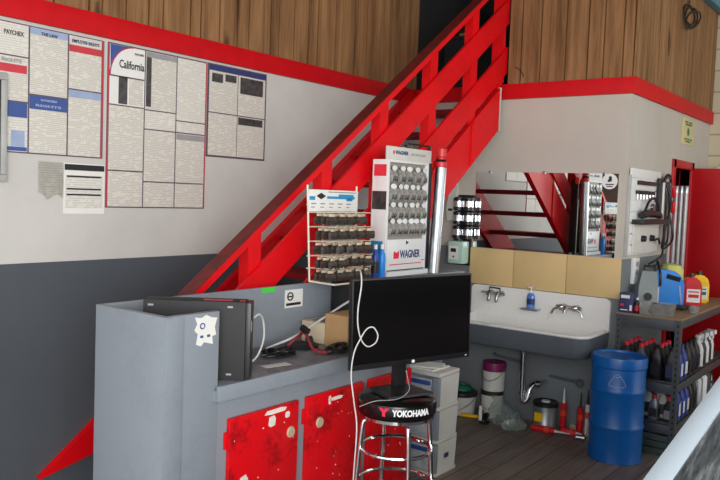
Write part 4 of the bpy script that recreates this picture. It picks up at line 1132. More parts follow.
# ---------------------------------------------------------------- shelving unit
QX0, QX1, QY0, QY1 = 1.885, 2.318, -0.165, 1.40
t = thing('shelving_unit', 'dark grey slotted steel shelving unit against the side wall holding bottles', 'shelf', (2.08, 0.4, 0))
for x in (QX0, QX1):
    for y in (QY0, QY1):
        sx = 1 if x == QX0 else -1
        sy = 1 if y == QY0 else -1
        po = part('post', MB().box((x, y, 0), (x + sx * 0.038, y + sy * 0.003, 0.945)).box((x, y + sy * 0.0031, 0), (x + sx * 0.003, y + sy * 0.038, 0.945)), M['darksteel'], t, True)
        if y == QY0:
            sl = MB()
            for k in range(22):
                sl.box((x + sx * 0.013, y - 0.0008, 0.03 + k * 0.041), (x + sx * 0.022, y - 0.0001, 0.048 + k * 0.041))
            part('slots', sl, M['dark'], po, True)
LEV = ((0.945, 0.082), (0.505, 0.075), (0.225, 0.07))
for z, hb in LEV:
    for y in (QY0 + 0.0035, QY1 - 0.0235):
        part('beam', MB().box((QX0 + 0.004, y, z - hb), (QX1 - 0.004, y + 0.02, z - 0.006), 0.002), M['darksteel'], t, True)
    for x in (QX0 + 0.004, QX1 - 0.024):
        part('beam', MB().box((x, QY0 + 0.024, z - hb * 0.8), (x + 0.02, QY1 - 0.024, z - 0.006), 0.002), M['darksteel'], t, True)
    part('shelf_board', MB().box((QX0 - 0.004 if z > 0.9 else QX0 + 0.025, QY0 - 0.004 if z > 0.9 else QY0 + 0.025, z - 0.0055), (QX1 + 0.004 if z > 0.9 else QX1 - 0.025, QY1 + 0.004 if z > 0.9 else QY1 - 0.025, z + 0.007), 0.001), M['particle' if z > 0.9 else 'darksteel'], t, True)
def oil(name, label, loc, body, cap, lab, group, h=0.235, w=0.052, d=0.034, rz=0.0):
    t = thing(name, label, 'bottle', loc, rz, group)
    def rr(sx, sy, z): return [(sx * math.copysign(abs(math.cos(a)) ** 0.5, math.cos(a)), sy * math.copysign(abs(math.sin(a)) ** 0.5, math.sin(a)), z) for a in [2 * PI * (k + 0.5) / 16 for k in range(16)]]
    part('body', MB().loft([rr(w * 0.8, d * 0.95, 0), rr(w * 0.82, d, 0.006), rr(w * 0.82, d, h * 0.55), rr(w * 0.72, d * 0.9, h * 0.68), rr(w * 0.35, d * 0.5, h * 0.84), rr(w * 0.3, d * 0.45, h * 0.88)]), M[body], t)
    part('cap', MB().lathe([(0, 0), (0.018, 0), (0.018, 0.022), (0.014, 0.026), (0, 0.026)], (0, 0, h * 0.8805), 14), M[cap], t)
    if lab:
        part('label', MB().box((-w * 0.6, -d - 0.0012, h * 0.12), (w * 0.6, -d - 0.0002, h * 0.48)).box((w * 0.82 + 0.0002, -d * 0.7, h * 0.12), (w * 0.82 + 0.0012, d * 0.7, h * 0.48)), M[lab], t)
    return t
ZM = 0.513
G1 = 'bottles on the middle shelf'
protos = {}
def place_oil(key, args, label, loc, group, rz=0.0):
    if key not in protos:
        protos[key] = oil('oil_bottle', label, loc, *args, group, rz=rz)
    else:
        dup(protos[key], loc, rz, label, group)
def place_low(key, args, label, loc, group):
    if key not in protos:
        protos[key] = oil('oil_bottle', label, loc, *args, group, h=0.165, w=0.042, d=0.028)
    else:
        dup(protos[key], loc, 0.0, label, group)
K = {'redcap': ('blackm', 'pinkred', None), 'black': ('black', 'black', 'blackm'), 'blue': ('blueb', 'redp', 'white'), 'bluew': ('blueb', 'blueb', 'white'), 'grey': ('darksteel', 'pinkred', 'pdark'), 'navyl': ('black', 'black', 'navy')}
xs = (1.95, 2.052, 2.158, 2.258)
front = ['redcap', 'grey', 'black', 'navyl']
for k in range(4):
    place_oil(front[k], K[front[k]], {'redcap': 'black oil bottle with red cap', 'grey': 'grey oil bottle with red cap', 'black': 'black oil bottle with black cap', 'navyl': 'black oil bottle with a blue label'}[front[k]] + f', end row of middle shelf, {ORD[k]} from the wall', (xs[k], -0.10, ZM), G1, -0.1 + 0.05 * k)
for r, y in enumerate((-0.012, 0.076, 0.164)):
    for k in range(3):
        place_oil('redcap', K['redcap'], f'black red capped oil bottle on middle shelf, {ORD[r + 1]} row, {ORD[k]} from the wall', (xs[k], y, ZM), G1, random.uniform(-0.2, 0.2))
side = ['blue', 'bluew', 'black', 'navyl', 'black']
sdn = ['blue bottle with red cap', 'all blue bottle with white label', 'black bottle with black cap', 'black bottle with a blue label', 'plain black bottle']
for k in range(5):
    place_oil(side[k], K[side[k]], sdn[k] + f', open side of middle shelf, {ORD[k]} from corner post', (2.262, -0.012 + k * 0.115, ZM), G1, random.uniform(-0.15, 0.15))
def trig(label, loc, body, group, rz=0.0):
    t = thing('spray_bottle', label, 'spray bottle', loc, rz, group)
    part('body', MB().lathe([(0, 0), (0.038, 0), (0.04, 0.008), (0.04, 0.12), (0.03, 0.155), (0.014, 0.185), (0.014, 0.2), (0, 0.2)], (0, 0, 0), 18, None, 1.0, 0.75), M[body], t)
    part('trigger_head', MB().box((-0.014, -0.05, 0.2005), (0.014, 0.022, 0.235), 0.005).box((-0.008, -0.032, 0.165), (0.008, -0.022, 0.2), 0.003), M['white'], t)
    return t
G2 = 'white spray bottles on the middle shelf'
for k, (y, m) in enumerate(((0.60, 'white'), (0.69, 'black'), (0.78, 'white'), (0.87, 'black'), (0.955, 'white'))):
    trig(('white' if m == 'white' else 'black') + f' spray bottle on the far half of the middle shelf, {ORD[k]} towards the door', (2.258, y, ZM), m, G2, 0.3 * k)
ZB = 0.233
G3 = 'bottles on the low shelf'
for k in range(4):
    place_low('can' + str(k % 2), (('silver', 'pinkred', 'pdark'), ('blackm', 'pinkred', 'greyink'))[k % 2], f'short {("silver", "black")[k % 2]} bottle with red cap on the low shelf, {ORD[k]} from the wall', (xs[k], -0.10, ZB), G3)
lo = ['blue', 'bluew', 'blue', 'black', 'black']
for k in range(5):
    place_oil(lo[k], K[lo[k]], ('blue bottle with red cap', 'all blue bottle', 'blue bottle with red cap', 'black bottle', 'black bottle')[k] + f', open side of low shelf, {ORD[k]} from corner post', (2.262, -0.01 + k * 0.11, ZB), G3)
for k, (x, y) in enumerate(((1.985, -0.02), (2.09, -0.02), (2.19, -0.01), (2.02, 0.07), (2.12, 0.08))):
    if 'short' not in protos:
        protos['short'] = oil('oil_bottle', f'small white red capped bottle behind the low shelf front row, {ORD[k]} from wall', (x, y, ZB), 'offwhite', 'redp', 'pdark', G3, h=0.20, w=0.038, d=0.03)
    else:
        dup(protos['short'], (x, y, ZB), 0.1 * k, f'small white red capped bottle behind the low shelf front row, {ORD[k]} from wall', G3)
def can(label, loc, mat, r=0.045, h=0.16):
    t = thing('spray_can', label, 'can', loc)
    part('body', MB().lathe([(0, 0), (r, 0), (r, h), (r * 0.8, h + 0.015), (0, h + 0.016)], (0, 0, 0), 20), M[mat], t)
    part('cap', MB().cyl((0, 0, h + 0.0165), (0, 0, h + 0.045), r * 0.62, r * 0.55, 16), M['lidblack'], t)
can('silver can with dark cap on the low shelf past the blue bottles', (2.265, 0.57, ZB), 'silver', 0.05, 0.18)
can('white can with dark cap on the low shelf beside the silver can', (2.265, 0.70, ZB), 'white', 0.05, 0.18)
can('dark can at the door end of the low shelf', (2.265, 0.83, ZB), 'lidblack', 0.05, 0.18)
t = thing('hose_reel', 'round white reel standing on the low shelf near the red door', 'reel', (2.262, 1.06, ZB))
part('disc', MB().cyl((-0.05, 0, 0.075), (0.0, 0, 0.075), 0.075, 0.075, 32), M['white'], t)
part('dark_rim', MB().ring((0.002, 0, 0.075), 0.066, 0.008, (1, 0, 0), 32, 6), M['black'], t)
part('hub', MB().cyl((0.0002, 0, 0.075), (0.012, 0, 0.075), 0.014, 0.012, 16), M['black'], t)
# stacked trays under the shelf
for k, (dx, lb) in enumerate(((0.0, 'grey green plastic tray at the bottom of the stack under the shelf'), (0.02, 'grey green plastic tray in the middle of the stack under the shelf'), (0.0, 'grey green plastic tray on top of the stack under the shelf'))):
    tr = MB()
    z = 0.001 + 0.0475 * k
    tr.loft([[(1.955 + 0.08 + dx, -0.14, z), (2.19 + 0.08 + dx, -0.14, z), (2.19 + 0.08 + dx, 0.15, z), (1.955 + 0.08 + dx, 0.15, z)], [(1.935 + 0.08 + dx, -0.16, z + 0.046), (2.21 + 0.08 + dx, -0.16, z + 0.046), (2.21 + 0.08 + dx, 0.17, z + 0.046), (1.935 + 0.08 + dx, 0.17, z + 0.046)],
             [(1.945 + 0.08 + dx, -0.15, z + 0.046), (2.20 + 0.08 + dx, -0.15, z + 0.046), (2.20 + 0.08 + dx, 0.16, z + 0.046), (1.945 + 0.08 + dx, 0.16, z + 0.046)], [(1.965 + 0.08 + dx, -0.13, z + 0.012), (2.18 + 0.08 + dx, -0.13, z + 0.012), (2.18 + 0.08 + dx, 0.14, z + 0.012), (1.965 + 0.08 + dx, 0.14, z + 0.012)]])
    solo('plastic_tray', tr, M['greytray'], lb, 'tray', (2.07, 0.0, z), 0, 'stacked trays under the shelf')

# things on top of the shelving unit
ZT = 0.953
t = thing('parts_carton', 'small navy printed carton on the shelf corner next to the sink', 'box', (1.945, -0.105, ZT), 0.05)
part('body', MB().box((-0.05, -0.055, 0), (0.045, 0.055, 0.135), 0.002), M['navy'], t)
for q0, q1 in (((-0.04, 0.10), (0.02, 0.122)), ((0.022, 0.015), (0.038, 0.055)), ((-0.04, 0.015), (0.01, 0.022))):
    part('carton_print', MB().box((q0[0], -0.0562, q0[1]), (q1[0], -0.0551, q1[1])), M['paper'], t)
part('red_patch', MB().box((-0.04, -0.0562, 0.045), (-0.018, -0.0551, 0.062)), M['inkred'], t)
bottle('additive_bottle', 'small dark bottle with white cap beside the navy carton', 'bottle', (2.012, -0.13, ZT), 'black', 'white', 0.11, 0.018, None, 'pinkred', 1.0)
bn = MB().loft([[(2.05, -0.18, ZT), (2.24, -0.18, ZT), (2.24, -0.05, ZT), (2.05, -0.05, ZT)], [(2.04, -0.19, ZT + 0.085), (2.25, -0.19, ZT + 0.085), (2.25, -0.04, ZT + 0.085), (2.04, -0.04, ZT + 0.085)], [(2.045, -0.185, ZT + 0.085), (2.245, -0.185, ZT + 0.085), (2.245, -0.045, ZT + 0.085), (2.045, -0.045, ZT + 0.085)], [(2.055, -0.175, ZT + 0.006), (2.235, -0.175, ZT + 0.006), (2.235, -0.055, ZT + 0.006), (2.055, -0.055, ZT + 0.006)]])
t = thing('parts_bin', 'clear plastic bin of small parts at the shelf front edge', 'bin', (2.14, -0.11, ZT))
part('bin', bn, M['clear'], t, True)
jb = MB()
for k in range(20):
    jb.obox((2.145 + random.uniform(-0.065, 0.065), -0.115 + random.uniform(-0.035, 0.035), ZT + 0.02 + random.uniform(0, 0.05)), (0.03, 0.02, 0.02), Matrix.Rotation(random.uniform(0, 3), 3, 'Z') @ Matrix.Rotation(random.uniform(0, 1), 3, 'X'), 0.003)
part('small_parts', jb, M['packd'], t, True, kind='stuff')
t = thing('battery_charger', 'grey and white battery charger on the shelf in front of the wall panel', 'charger', (1.975, 0.24, ZT), 0.25)
part('case', MB().loft([[(-0.065, -0.09, 0.002), (0.065, -0.09, 0.002), (0.065, 0.09, 0.002), (-0.065, 0.09, 0.002)], [(-0.065, -0.085, 0.16), (0.065, -0.085, 0.16), (0.065, 0.09, 0.16), (-0.065, 0.09, 0.16)], [(-0.05, -0.02, 0.27), (0.05, -0.02, 0.27), (0.05, 0.08, 0.27), (-0.05, 0.08, 0.27)]]), M['chargergrey'], t)
part('side_vent', MB().box((0.0651, -0.05, 0.02), (0.07, 0.07, 0.155), 0.002), M['white'], t)
part('dial', MB().cyl((0.0, -0.0855, 0.09), (0.0, -0.10, 0.09), 0.03, 0.026, 18).cyl((0.045, -0.0875, 0.045), (0.045, -0.095, 0.045), 0.012, 0.012, 12), M['black'], t)
part('grip', MB().tube([(-0.04, 0.03, 0.271), (-0.04, 0.03, 0.305), (0.04, 0.03, 0.305), (0.04, 0.03, 0.271)], 0.01, 8), M['black'], t)
t = thing('fluid_jug', 'blue plastic fluid jug with grip on top of the shelving unit', 'jug', (2.03, 0.52, ZT), 0.35)
jg = MB().prism([(-0.12, 0.0), (0.115, 0.0), (0.115, 0.18), (0.08, 0.245), (0.03, 0.265), (-0.08, 0.275), (-0.12, 0.25)], 'y', -0.055, 0.055)
bmesh.ops.bevel(jg.bm, geom=jg.bm.edges[:], offset=0.014, segments=2, affect='EDGES')
part('body', jg, M['bluej'], t)
part('grip_recess', MB().obox((0.035, -0.0605, 0.215), (0.10, 0.004, 0.035), Matrix.Rotation(0.25, 3, 'Y'), 0.002), M['dark'], t)
part('cap', MB().cyl((-0.08, 0, 0.2755), (-0.08, 0, 0.305), 0.026, 0.024, 16), M['black'], t)
part('pour_hose', MB().tube(curve([(-0.08, 0, 0.3055), (-0.08, -0.03, 0.33), (-0.06, -0.085, 0.24), (-0.055, -0.085, 0.15)], 6), 0.009, 8), M['black'], t)
part('highlight_strip', MB().obox((0.09, -0.0605, 0.09), (0.012, 0.003, 0.14), Matrix.Rotation(-0.15, 3, 'Y'), 0.001), M['pltblue'], t)  # pale strip painted on the jug as a highlight
def jug2(label, loc, mat, lab, rz):
    t = thing('oil_jug', label, 'jug', loc, rz)
    j = MB().prism([(-0.065, 0.0), (0.065, 0.0), (0.065, 0.16), (0.04, 0.21), (-0.02, 0.225), (-0.065, 0.20)], 'y', -0.045, 0.045)
    bmesh.ops.bevel(j.bm, geom=j.bm.edges[:], offset=0.012, segments=2, affect='EDGES')
    part('body', j, M[mat], t)
    part('cap', MB().cyl((-0.005, 0, 0.2235), (-0.005, 0, 0.25), 0.022, 0.02, 16), M['black'], t)
    part('label', MB().box((-0.045, -0.0465, 0.03), (0.05, -0.0452, 0.13)), M['paper'], t)
    part('label_print', MB().box((-0.035, -0.0475, 0.065), (0.04, -0.0466, 0.09)).box((-0.035, -0.0475, 0.105), (0.04, -0.0466, 0.115)), M[lab], t)
jug2('red oil jug with white label on top of the shelving unit', (2.175, 0.66, ZT), 'redp', 'redp', 0.45)
jug2('yellow oil jug with white label on top of the shelving unit', (2.165, 0.93, ZT), 'yellow', 'green', 0.45)
rg = MB()
rings = []
for k, (z, sc) in enumerate(((0.0, 1.0), (0.15, 1.0), (0.25, 0.95), (0.29, 0.75), (0.30, 0.3))):
    rings.append([(1.985 + 0.085 * sc * (1 + 0.12 * math.sin(3 * a + k)) * math.cos(a), 0.785 + 0.10 * sc * (1 + 0.12 * math.sin(4 * a + k)) * math.sin(a), ZT + z) for a in [2 * PI * j / 18 for j in range(18)]])
rg.loft(rings)
solo('yellow_sack', rg, M['rag'], 'pale yellow bag heaped behind the blue jug', 'bag', (1.985, 0.785, ZT))
solo('black_hose', MB().tube(curve([(2.15, 0.12, ZT + 0.02), (2.18, 0.24, ZT + 0.03), (2.21, 0.28, ZT + 0.02), (2.20, 0.36, ZT + 0.018), (2.24, 0.40, ZT + 0.018)], 6), 0.018, 8), M['blackm'], 'short black hose on the shelf in front of the blue jug', 'hose', (2.18, 0.28, ZT))
solo('clear_cup', MB().lathe([(0, 0), (0.03, 0), (0.035, 0.05), (0.032, 0.05), (0.027, 0.005), (0, 0.005)], (2.30, 0.22, ZT), 18), M['clear'], 'small clear cup on the shelf edge in front of the red jug', 'cup', (2.30, 0.22, ZT))
# pearly long tubes standing behind
GT = 'long pale tubes beside the side door'
tubep = None
for k, (x, y) in enumerate(((1.897, 0.97), (1.935, 0.975), (1.972, 0.98), (2.008, 0.985))):
    lb = f'long pearly wrapped tube standing by the red door, {ORD[k]} from the wall'
    if tubep is None:
        tubep = thing('wrapped_tube', lb, 'tube', (x, y, ZT), 0, GT)
        part('tube', MB().lathe([(0, 0), (0.0165, 0), (0.0165, 0.90), (0.012, 0.905), (0, 0.905)], (0, 0, 0.001), 16), M['tubew'], tubep)
        part('end_cap', MB().lathe([(0.0172, 0), (0.0172, 0.05), (0.014, 0.056), (0, 0.056)], (0, 0, 0.865), 16), M['steel'], tubep)
    else:
        dup(tubep, (x, y, ZT), k * 1.3, lb)

# ---------------------------------------------------------------- white slotted panel on the side wall
t = thing('tool_panel', 'white slotted tool panel hung on the side wall above the shelf', 'tool panel', (W, 0.4, 1.33))
pb = MB()
pb.box((W + 0.001, 0.03, 1.335), (W + 0.008, 0.76, 1.915))
zz = 1.335
while zz < 1.90:
    pb.box((W + 0.0081, 0.03, zz + 0.004), (W + 0.018, 0.76, zz + 0.072), 0.002)
    zz += 0.0805
part('slats', pb, M['white'], t, True)
part('edge_frame', MB().box((W + 0.001, 0.012, 1.33), (W + 0.024, 0.0295, 1.92), 0.002), M['frame'], t, True)
hb = part('hook_rail', MB().box((W + 0.0185, 0.17, 1.855), (W + 0.04, 0.60, 1.885), 0.003), M['black'], t, True)
part('tray', MB().box((W + 0.0185, 0.10, 1.565), (W + 0.10, 0.74, 1.60), 0.004), M['black'], t, True)
part('lower_cover', MB().box((W + 0.0185, 0.12, 1.345), (W + 0.03, 0.74, 1.56), 0.004), M['offwhite'], t, True)
part('knob', MB().cyl((W + 0.0305, 0.32, 1.455), (W + 0.06, 0.32, 1.455), 0.025, 0.022, 16), M['black'], t, True)
part('knob', MB().cyl((W + 0.0305, 0.53, 1.455), (W + 0.06, 0.53, 1.455), 0.025, 0.022, 16), M['black'], t, True)
GH = 'small hooks on the white tool panel'
hp = None
for k in range(6):
    lb = f'small black tool hanging on the white panel, {ORD[k]} from the mirror corner'
    loc = (W + 0.03, 0.16 + k * 0.075, 1.785)
    if hp is None:
        hp = thing('hand_tool', lb, 'tool', loc, 0, GH)
        part('head', MB().box((-0.0115, -0.018, 0.0), (0.012, 0.018, 0.028), 0.004), M['black'], hp)
        part('shank', MB().tube([(0, 0, -0.001), (0, 0, -0.035)], 0.006, 8), M['steel'], hp)
    else:
        dup(hp, loc, 0, lb)
t = thing('air_gun', 'black air tool resting on the panel tray', 'tool', (W + 0.06, 0.42, 1.601), 0.0)
part('body', MB().tube(curve([(0, -0.22, 0.03), (0, -0.08, 0.045), (0, 0.10, 0.04), (0, 0.20, 0.03)], 5), 0.028, 10), M['black'], t)
part('hoop', MB().tube(curve([(0, -0.18, 0.05), (0, -0.08, 0.13), (0, 0.04, 0.16), (0, 0.14, 0.12), (0, 0.18, 0.05)], 6), 0.010, 8), M['black'], t)
part('gauge', MB().cyl((-0.01, 0.02, 0.09), (0.012, 0.02, 0.09), 0.028, 0.028, 18), M['steel'], t)
t = thing('power_strip', 'white wall outlet strip beside the mirror corner below the panel', 'outlet', (W, 0.25, 1.1))
part('box', MB().box((W + 0.001, 0.19, 1.12), (W + 0.03, 0.30, 1.315), 0.005), M['white'], t, True)
part('sockets', MB().box((W + 0.0301, 0.215, 1.25), (W + 0.033, 0.275, 1.285), 0.003).box((W + 0.0301, 0.215, 1.19), (W + 0.033, 0.275, 1.225), 0.003), M['greyink'], t, True)
t = thing('lever_bar', 'black pry bar hanging upright at the panel edge', 'bar', (W + 0.03, 0.695, 1.62))
part('bar', MB().box((-0.011, -0.045, 0), (0.018, 0.045, 0.30), 0.006), M['black'], t)
part('grip', MB().box((0.0185, 0.01, -0.08 + 0.09), (0.03, 0.04, 0.27), 0.004), M['white'], t)
# jumper cables
hk = []
for k in range(2):
    o = 0.03 * k
    hk.append(curve([(W + 0.04, 0.78 + o, 1.90), (W + 0.055 + o, 0.80 + o, 1.75), (W + 0.05, 0.83 + o, 1.55), (W + 0.06, 0.80 - 0.05 * k, 1.40 - 0.03 * k), (W + 0.07 + o, 0.86 + o, 1.45), (W + 0.06, 0.88 + o * 0.5, 1.65), (W + 0.045, 0.86 + o, 1.90)], 7))
mb = MB()
for c in hk: mb.tube(c, 0.0085, 8)
mb.tube(curve([(W + 0.05, 0.80, 1.55), (W + 0.08, 0.70, 1.35), (W + 0.085, 0.58, 1.30), (W + 0.075, 0.38, 1.265)], 7), 0.008, 8)
mb.tube(curve([(W + 0.06, 0.68, 1.41), (W + 0.075, 0.58, 1.45), (W + 0.07, 0.50, 1.44)], 6), 0.008, 8)
mb.tube(curve([(W + 0.04, 0.775, 1.90), (W + 0.05, 0.80, 1.945), (W + 0.05, 0.88, 1.95), (W + 0.045, 0.94, 1.90)], 6), 0.011, 8)
t = thing('jumper_cables', 'black jumper cables with red clamps hanging between white panel and red door', 'cables', (W, 0.85, 1.3))
part('cable', mb, M['cableb'], t, True)
for z in (1.82, 1.70):
    part('clamp', MB().obox((W + 0.085, 0.90, z), (0.03, 0.045, 0.09), Matrix.Rotation(0.2, 3, 'X'), 0.008), M['redp'], t, True)
part('hanging_peg', MB().cyl((W + 0.0005, 0.84, 1.93), (W + 0.07, 0.84, 1.93), 0.008, 0.008, 10), M['steel'], t, True)

# sign, coil, beam, conduit
t = thing('yellow_sign', 'small yellowed warning sign on the side wall above the red door', 'sign', (W, 1.52, 2.24))
part('plate', MB().box((W + 0.001, 1.33, 2.245), (W + 0.006, 1.70, 2.468), 0.001), M['yellsign'], t, True)
sm = MB()
sm.lathe([(0, 0), (0.035, 0), (0.035, 0.001), (0, 0.001)], (W + 0.0061, 1.52, 2.355), 18, Matrix.Rotation(PI / 2, 3, 'Y'))
for (a, b, z) in ((1.40, 1.50, 2.43), (1.53, 1.64, 2.43), (1.42, 1.62, 2.41), (1.40, 1.46, 2.285), (1.48, 1.56, 2.285), (1.58, 1.65, 2.285), (1.44, 1.60, 2.265)):
    sm.box((W + 0.0061, a, z), (W + 0.0068, b, z + 0.014))
part('faded_print', sm, M['green'], t, True)
co = MB()
for k in range(3):
    pts = []
    for j in range(22):
        a = 2 * PI * j / 22
        pts.append((W + 0.03 + 0.008 * k, 1.24 + 0.03 * k + (0.17 + 0.03 * k) * math.cos(a), 3.30 - 0.015 * k + (0.075 + 0.012 * k) * math.sin(a + 0.4 * k)))
    co.tube(pts, 0.007, 6, True)
co.tube([(W + 0.03, 1.22, 3.36), (W + 0.03, 1.18, 4.59)], 0.006, 6)
solo('cable_coil', co, M['cableb'], 'coil of black cable hanging high on the side wood wall', 'cable', (W, 1.24, 3.2))
solo('roof_beam', MB().box((W + 0.0185, 0.6, 3.515), (W + 0.09, 2.29, 3.66), 0.003), M['beamblue'], 'blue steel beam high on the side wood wall', 'beam', (W, 1.5, 3.515))
t = thing('wall_conduit', 'pale diagonal conduit on the block wall beside the red door', 'pipe', (2.0, 2.29, 2.0))
part('pipe', MB().tube([(1.93, 2.28, 2.06), (2.9, 2.28, 2.78)], 0.016, 10), M['white'], t, True)
part('strap', MB().obox((2.2, 2.29, 2.26), (0.03, 0.018, 0.05), None, 0.003), M['steel'], t, True)
solo('hung_wire', MB().tube(curve([(1.02, -0.026, 2.66), (1.00, -0.03, 2.70), (0.95, -0.03, 2.74)], 5), 0.003, 5), M['cableb'], 'short black wire poking from the wood above the trim by the stairs', 'wire', (1.0, -0.02, 2.66))

# ---------------------------------------------------------------- white car in the corner of the view
CX = 3.80
t = thing('white_car', 'white car parked in the bay with its windscreen towards the counter', 'car', (CX, -2.9, 0))
def car_ring(y, hw_belt, z_belt, hw_sill, z_sill, z_top, crown):
    """half section mirrored: sill, bulge, belt, deck"""
    pts = [(-hw_sill, z_sill), (-hw_sill - 0.04, (z_sill + z_belt) * 0.5), (-hw_belt - 0.02, z_belt - 0.06), (-hw_belt, z_belt), (-hw_belt * 0.8, z_top), (-hw_belt * 0.4, z_top + crown * 0.8)]
    full = pts + [(0, z_top + crown)] + [(-a, b) for a, b in reversed(pts)]
    return [(CX + a, y, b) for a, b in full]
body = MB().loft([car_ring(-4.62, 0.62, 0.62, 0.60, 0.28, 0.66, 0.01), car_ring(-4.52, 0.70, 0.70, 0.72, 0.22, 0.745, 0.02), car_ring(-4.1, 0.75, 0.80, 0.79, 0.20, 0.85, 0.03), car_ring(-3.50, 0.765, 0.87, 0.80, 0.20, 0.93, 0.03), car_ring(-3.36, 0.77, 0.885, 0.80, 0.20, 0.95, 0.02),
                  car_ring(-2.4, 0.77, 0.90, 0.80, 0.20, 0.93, 0.0), car_ring(-1.2, 0.77, 0.92, 0.80, 0.20, 0.94, 0.0), car_ring(-0.75, 0.72, 0.92, 0.76, 0.24, 0.94, 0.01), car_ring(-0.6, 0.66, 0.86, 0.70, 0.30, 0.88, 0.01)])
part('body', body, M['carpaint'], t, True)
# roof with pillars
A0 = Vector((CX - 0.748, -3.39, 0.955)); A1 = Vector((CX - 0.60, -2.44, 1.350))
def mir(v): return Vector((2 * CX - v.x, v.y, v.z))
roof = MB()
B1 = Vector((CX - 0.60, -1.45, 1.36)); 
n = 7
def arch(v, crown):
    return [(v.x + (2 * CX - 2 * v.x) * k / (n - 1), v.y - crown * 0.8 * math.sin(PI * k / (n - 1)) * 0, v.z + crown * math.sin(PI * k / (n - 1))) for k in range(n)]
top = [arch(A1, 0.05), arch((A1 + B1) / 2 + Vector((0, 0, 0.02)), 0.06), arch(B1, 0.05)]
low = [[(a, b, c - 0.03) for a, b, c in r] for r in top]
for r0, r1, q0, q1 in ((top[0], top[1], low[0], low[1]), (top[1], top[2], low[1], low[2])):
    for k in range(n - 1):
        roof.quad(r0[k], r0[k + 1], r1[k + 1], r1[k]); roof.quad(q0[k], q0[k + 1], q1[k + 1], q1[k])
for k in range(n - 1):
    roof.quad(top[0][k], top[0][k + 1], low[0][k + 1], low[0][k]); roof.quad(top[2][k], top[2][k + 1], low[2][k + 1], low[2][k])
for k in (0, n - 1):
    roof.quad(top[0][k], top[1][k], low[1][k], low[0][k]); roof.quad(top[1][k], top[2][k], low[2][k], low[1][k])
bmesh.ops.remove_doubles(roof.bm, verts=roof.bm.verts[:], dist=0.0005)
part('roof', roof, M['carpaint'], t, True)
for sgn in (0, 1):
    f = mir if sgn else (lambda v: v)
    in0 = Vector((0.06, 0.0, 0.0)); dn = Vector((0.0, 0.03, -0.035))
    def prof(c, k=1.0):
        c = Vector(c); i = in0 * k
        q = [c + Vector((-0.02, 0.02, -0.045)), c, c + i * 0.5 + Vector((0, 0, 0.008)), c + i, c + i + dn, c + Vector((0.0, 0.05, -0.06))]
        return [f(v) for v in q]
    part('front_pillar', MB().loft([prof(A0 + Vector((-0.02, -0.10, -0.045)), 1.25), prof(A0, 1.1), prof((A0 + A1) / 2 + Vector((0, 0, 0.012)), 0.95), prof(A1, 0.85)]), M['carpaint'], t, True)
    C0 = Vector((CX - 0.70, -0.95, 0.95))
    part('rear_pillar', MB().loft([[f(C0 + Vector(v)) for v in ((0, -0.12, 0), (0.05, -0.12, 0), (0.05, 0.12, 0), (0, 0.12, 0))], [f(B1 + Vector(v)) for v in ((0, -0.06, -0.02), (0.05, -0.06, -0.02), (0.05, 0.04, -0.02), (0, 0.04, -0.02))]]), M['carpaint'], t, True)
    part('side_window', MB().loft([[f(v) for v in (A0 + Vector((0.025, 0.16, -0.03)), C0 + Vector((0.025, -0.1, 0)), C0 + Vector((0.03, -0.1, 0)), A0 + Vector((0.03, 0.16, -0.03)))], [f(v) for v in (A1 + Vector((0.02, 0.04, -0.03)), B1 + Vector((0.02, -0.03, -0.03)), B1 + Vector((0.025, -0.03, -0.03)), A1 + Vector((0.025, 0.04, -0.03)))]]), M['screen'], t, True)
def gl(a, b, frac, lift):
    """windshield row between the pillars"""
    p = a.lerp(b, frac)
    q = mir(p)
    return [(p.x + 0.045 + (q.x - p.x - 0.09) * k / 8, p.y - 0.13 * math.sin(PI * k / 8) * (1 - 0.5 * frac), p.z + 0.012 * math.sin(PI * k / 8)) for k in range(9)]
wg = MB()
rows_ = [gl(A0 + Vector((0, 0.0, -0.005)), A1 + Vector((0, 0, -0.005)), f, 0) for f in (0.0, 0.25, 0.5, 0.75, 1.0)]
for r0, r1 in zip(rows_, rows_[1:]):
    for k in range(8): wg.quad(r0[k], r0[k + 1], r1[k + 1], r1[k])
bmesh.ops.remove_doubles(wg.bm, verts=wg.bm.verts[:], dist=0.0005)
bmesh.ops.solidify(wg.bm, geom=wg.bm.faces[:], thickness=0.005)
part('windshield', wg, M['glass'], t, True)
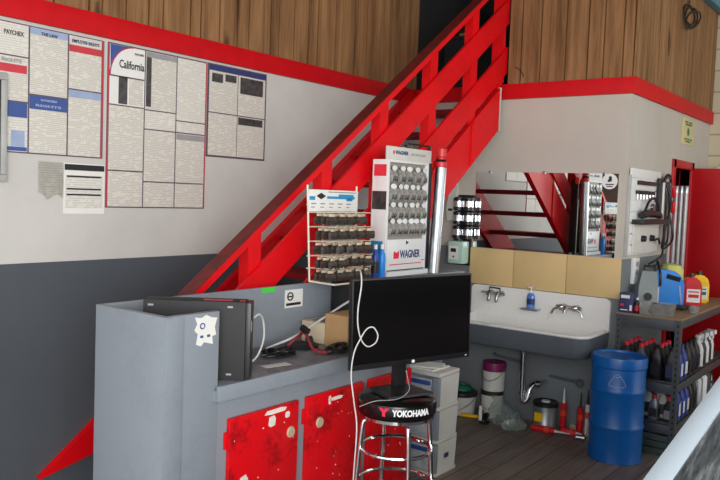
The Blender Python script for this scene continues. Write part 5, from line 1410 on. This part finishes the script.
for sx in (-1, 1):
    for y in (-4.0, -1.25):
        c = (CX + sx * 0.83, y, 0.31)
        w = part('wheel', MB().lathe([(0, -0.09), (0.26, -0.09), (0.305, -0.07), (0.31, 0), (0.305, 0.07), (0.26, 0.09), (0, 0.09)], (CX + sx * 0.745, y, 0.311), 32, Matrix.Rotation(PI / 2, 3, 'Y')), M['rubber'], t, True)
        part('wheel_rim', MB().lathe([(0, 0), (0.19, 0.0), (0.2, 0.012), (0, 0.02)], (CX + sx * 0.836, y, 0.311), 24, Matrix.Rotation(sx * PI / 2, 3, 'Y')), M['steel'], w, True)

# ---------------------------------------------------------------- camera, light
cam = bpy.data.cameras.new('Camera')
co_ = bpy.data.objects.new('Camera', cam)
COL.objects.link(co_)
cam.sensor_width = 36.0
cam.lens = 36.0 * 761.641 / 720.0
cam.clip_start = 0.05
fw = Vector((-0.6040279, 0.79480508, -0.0586104)); rt = Vector((0.79427148, 0.60639689, 0.03762466)); up = Vector((-0.06544544, 0.02382623, 0.99757165))
m = Matrix(((rt.x, up.x, -fw.x), (rt.y, up.y, -fw.y), (rt.z, up.z, -fw.z)))
co_.matrix_world = Matrix.Translation((3.65162399, -5.50070314, 1.7)) @ m.to_4x4()
S.camera = co_

wd = bpy.data.worlds.new('World')
S.world = wd
wd.use_nodes = True
nt = wd.node_tree
bg = nt.nodes['Background']
bg.inputs['Color'].default_value = (0.93, 0.97, 1.0, 1)
bg.inputs['Strength'].default_value = 1.95

def area(loc, aim, sx, sy, power, col):
    L = bpy.data.lights.new('daylight_fill', 'AREA')
    L.shape = 'RECTANGLE'; L.size = sx; L.size_y = sy; L.energy = power; L.color = col
    o = bpy.data.objects.new('daylight_fill', L)
    COL.objects.link(o)
    o.location = loc
    o.rotation_euler = (Vector(aim) - Vector(loc)).to_track_quat('-Z', 'Y').to_euler()
    return o
area((6.2, -7.6, 1.9), (1.4, -0.6, 0.7), 4.0, 2.4, 330, (1.0, 0.985, 0.96))  # unseen lamp added as bay daylight fill, aimed to lift the low areas

S.view_settings.view_transform = 'Standard'
S.view_settings.look = 'None'
S.view_settings.exposure = 0.0
S.view_settings.gamma = 1.0
S.view_settings.use_curve_mapping = False
S.cycles.use_denoising = True
S.cycles.max_bounces = 8
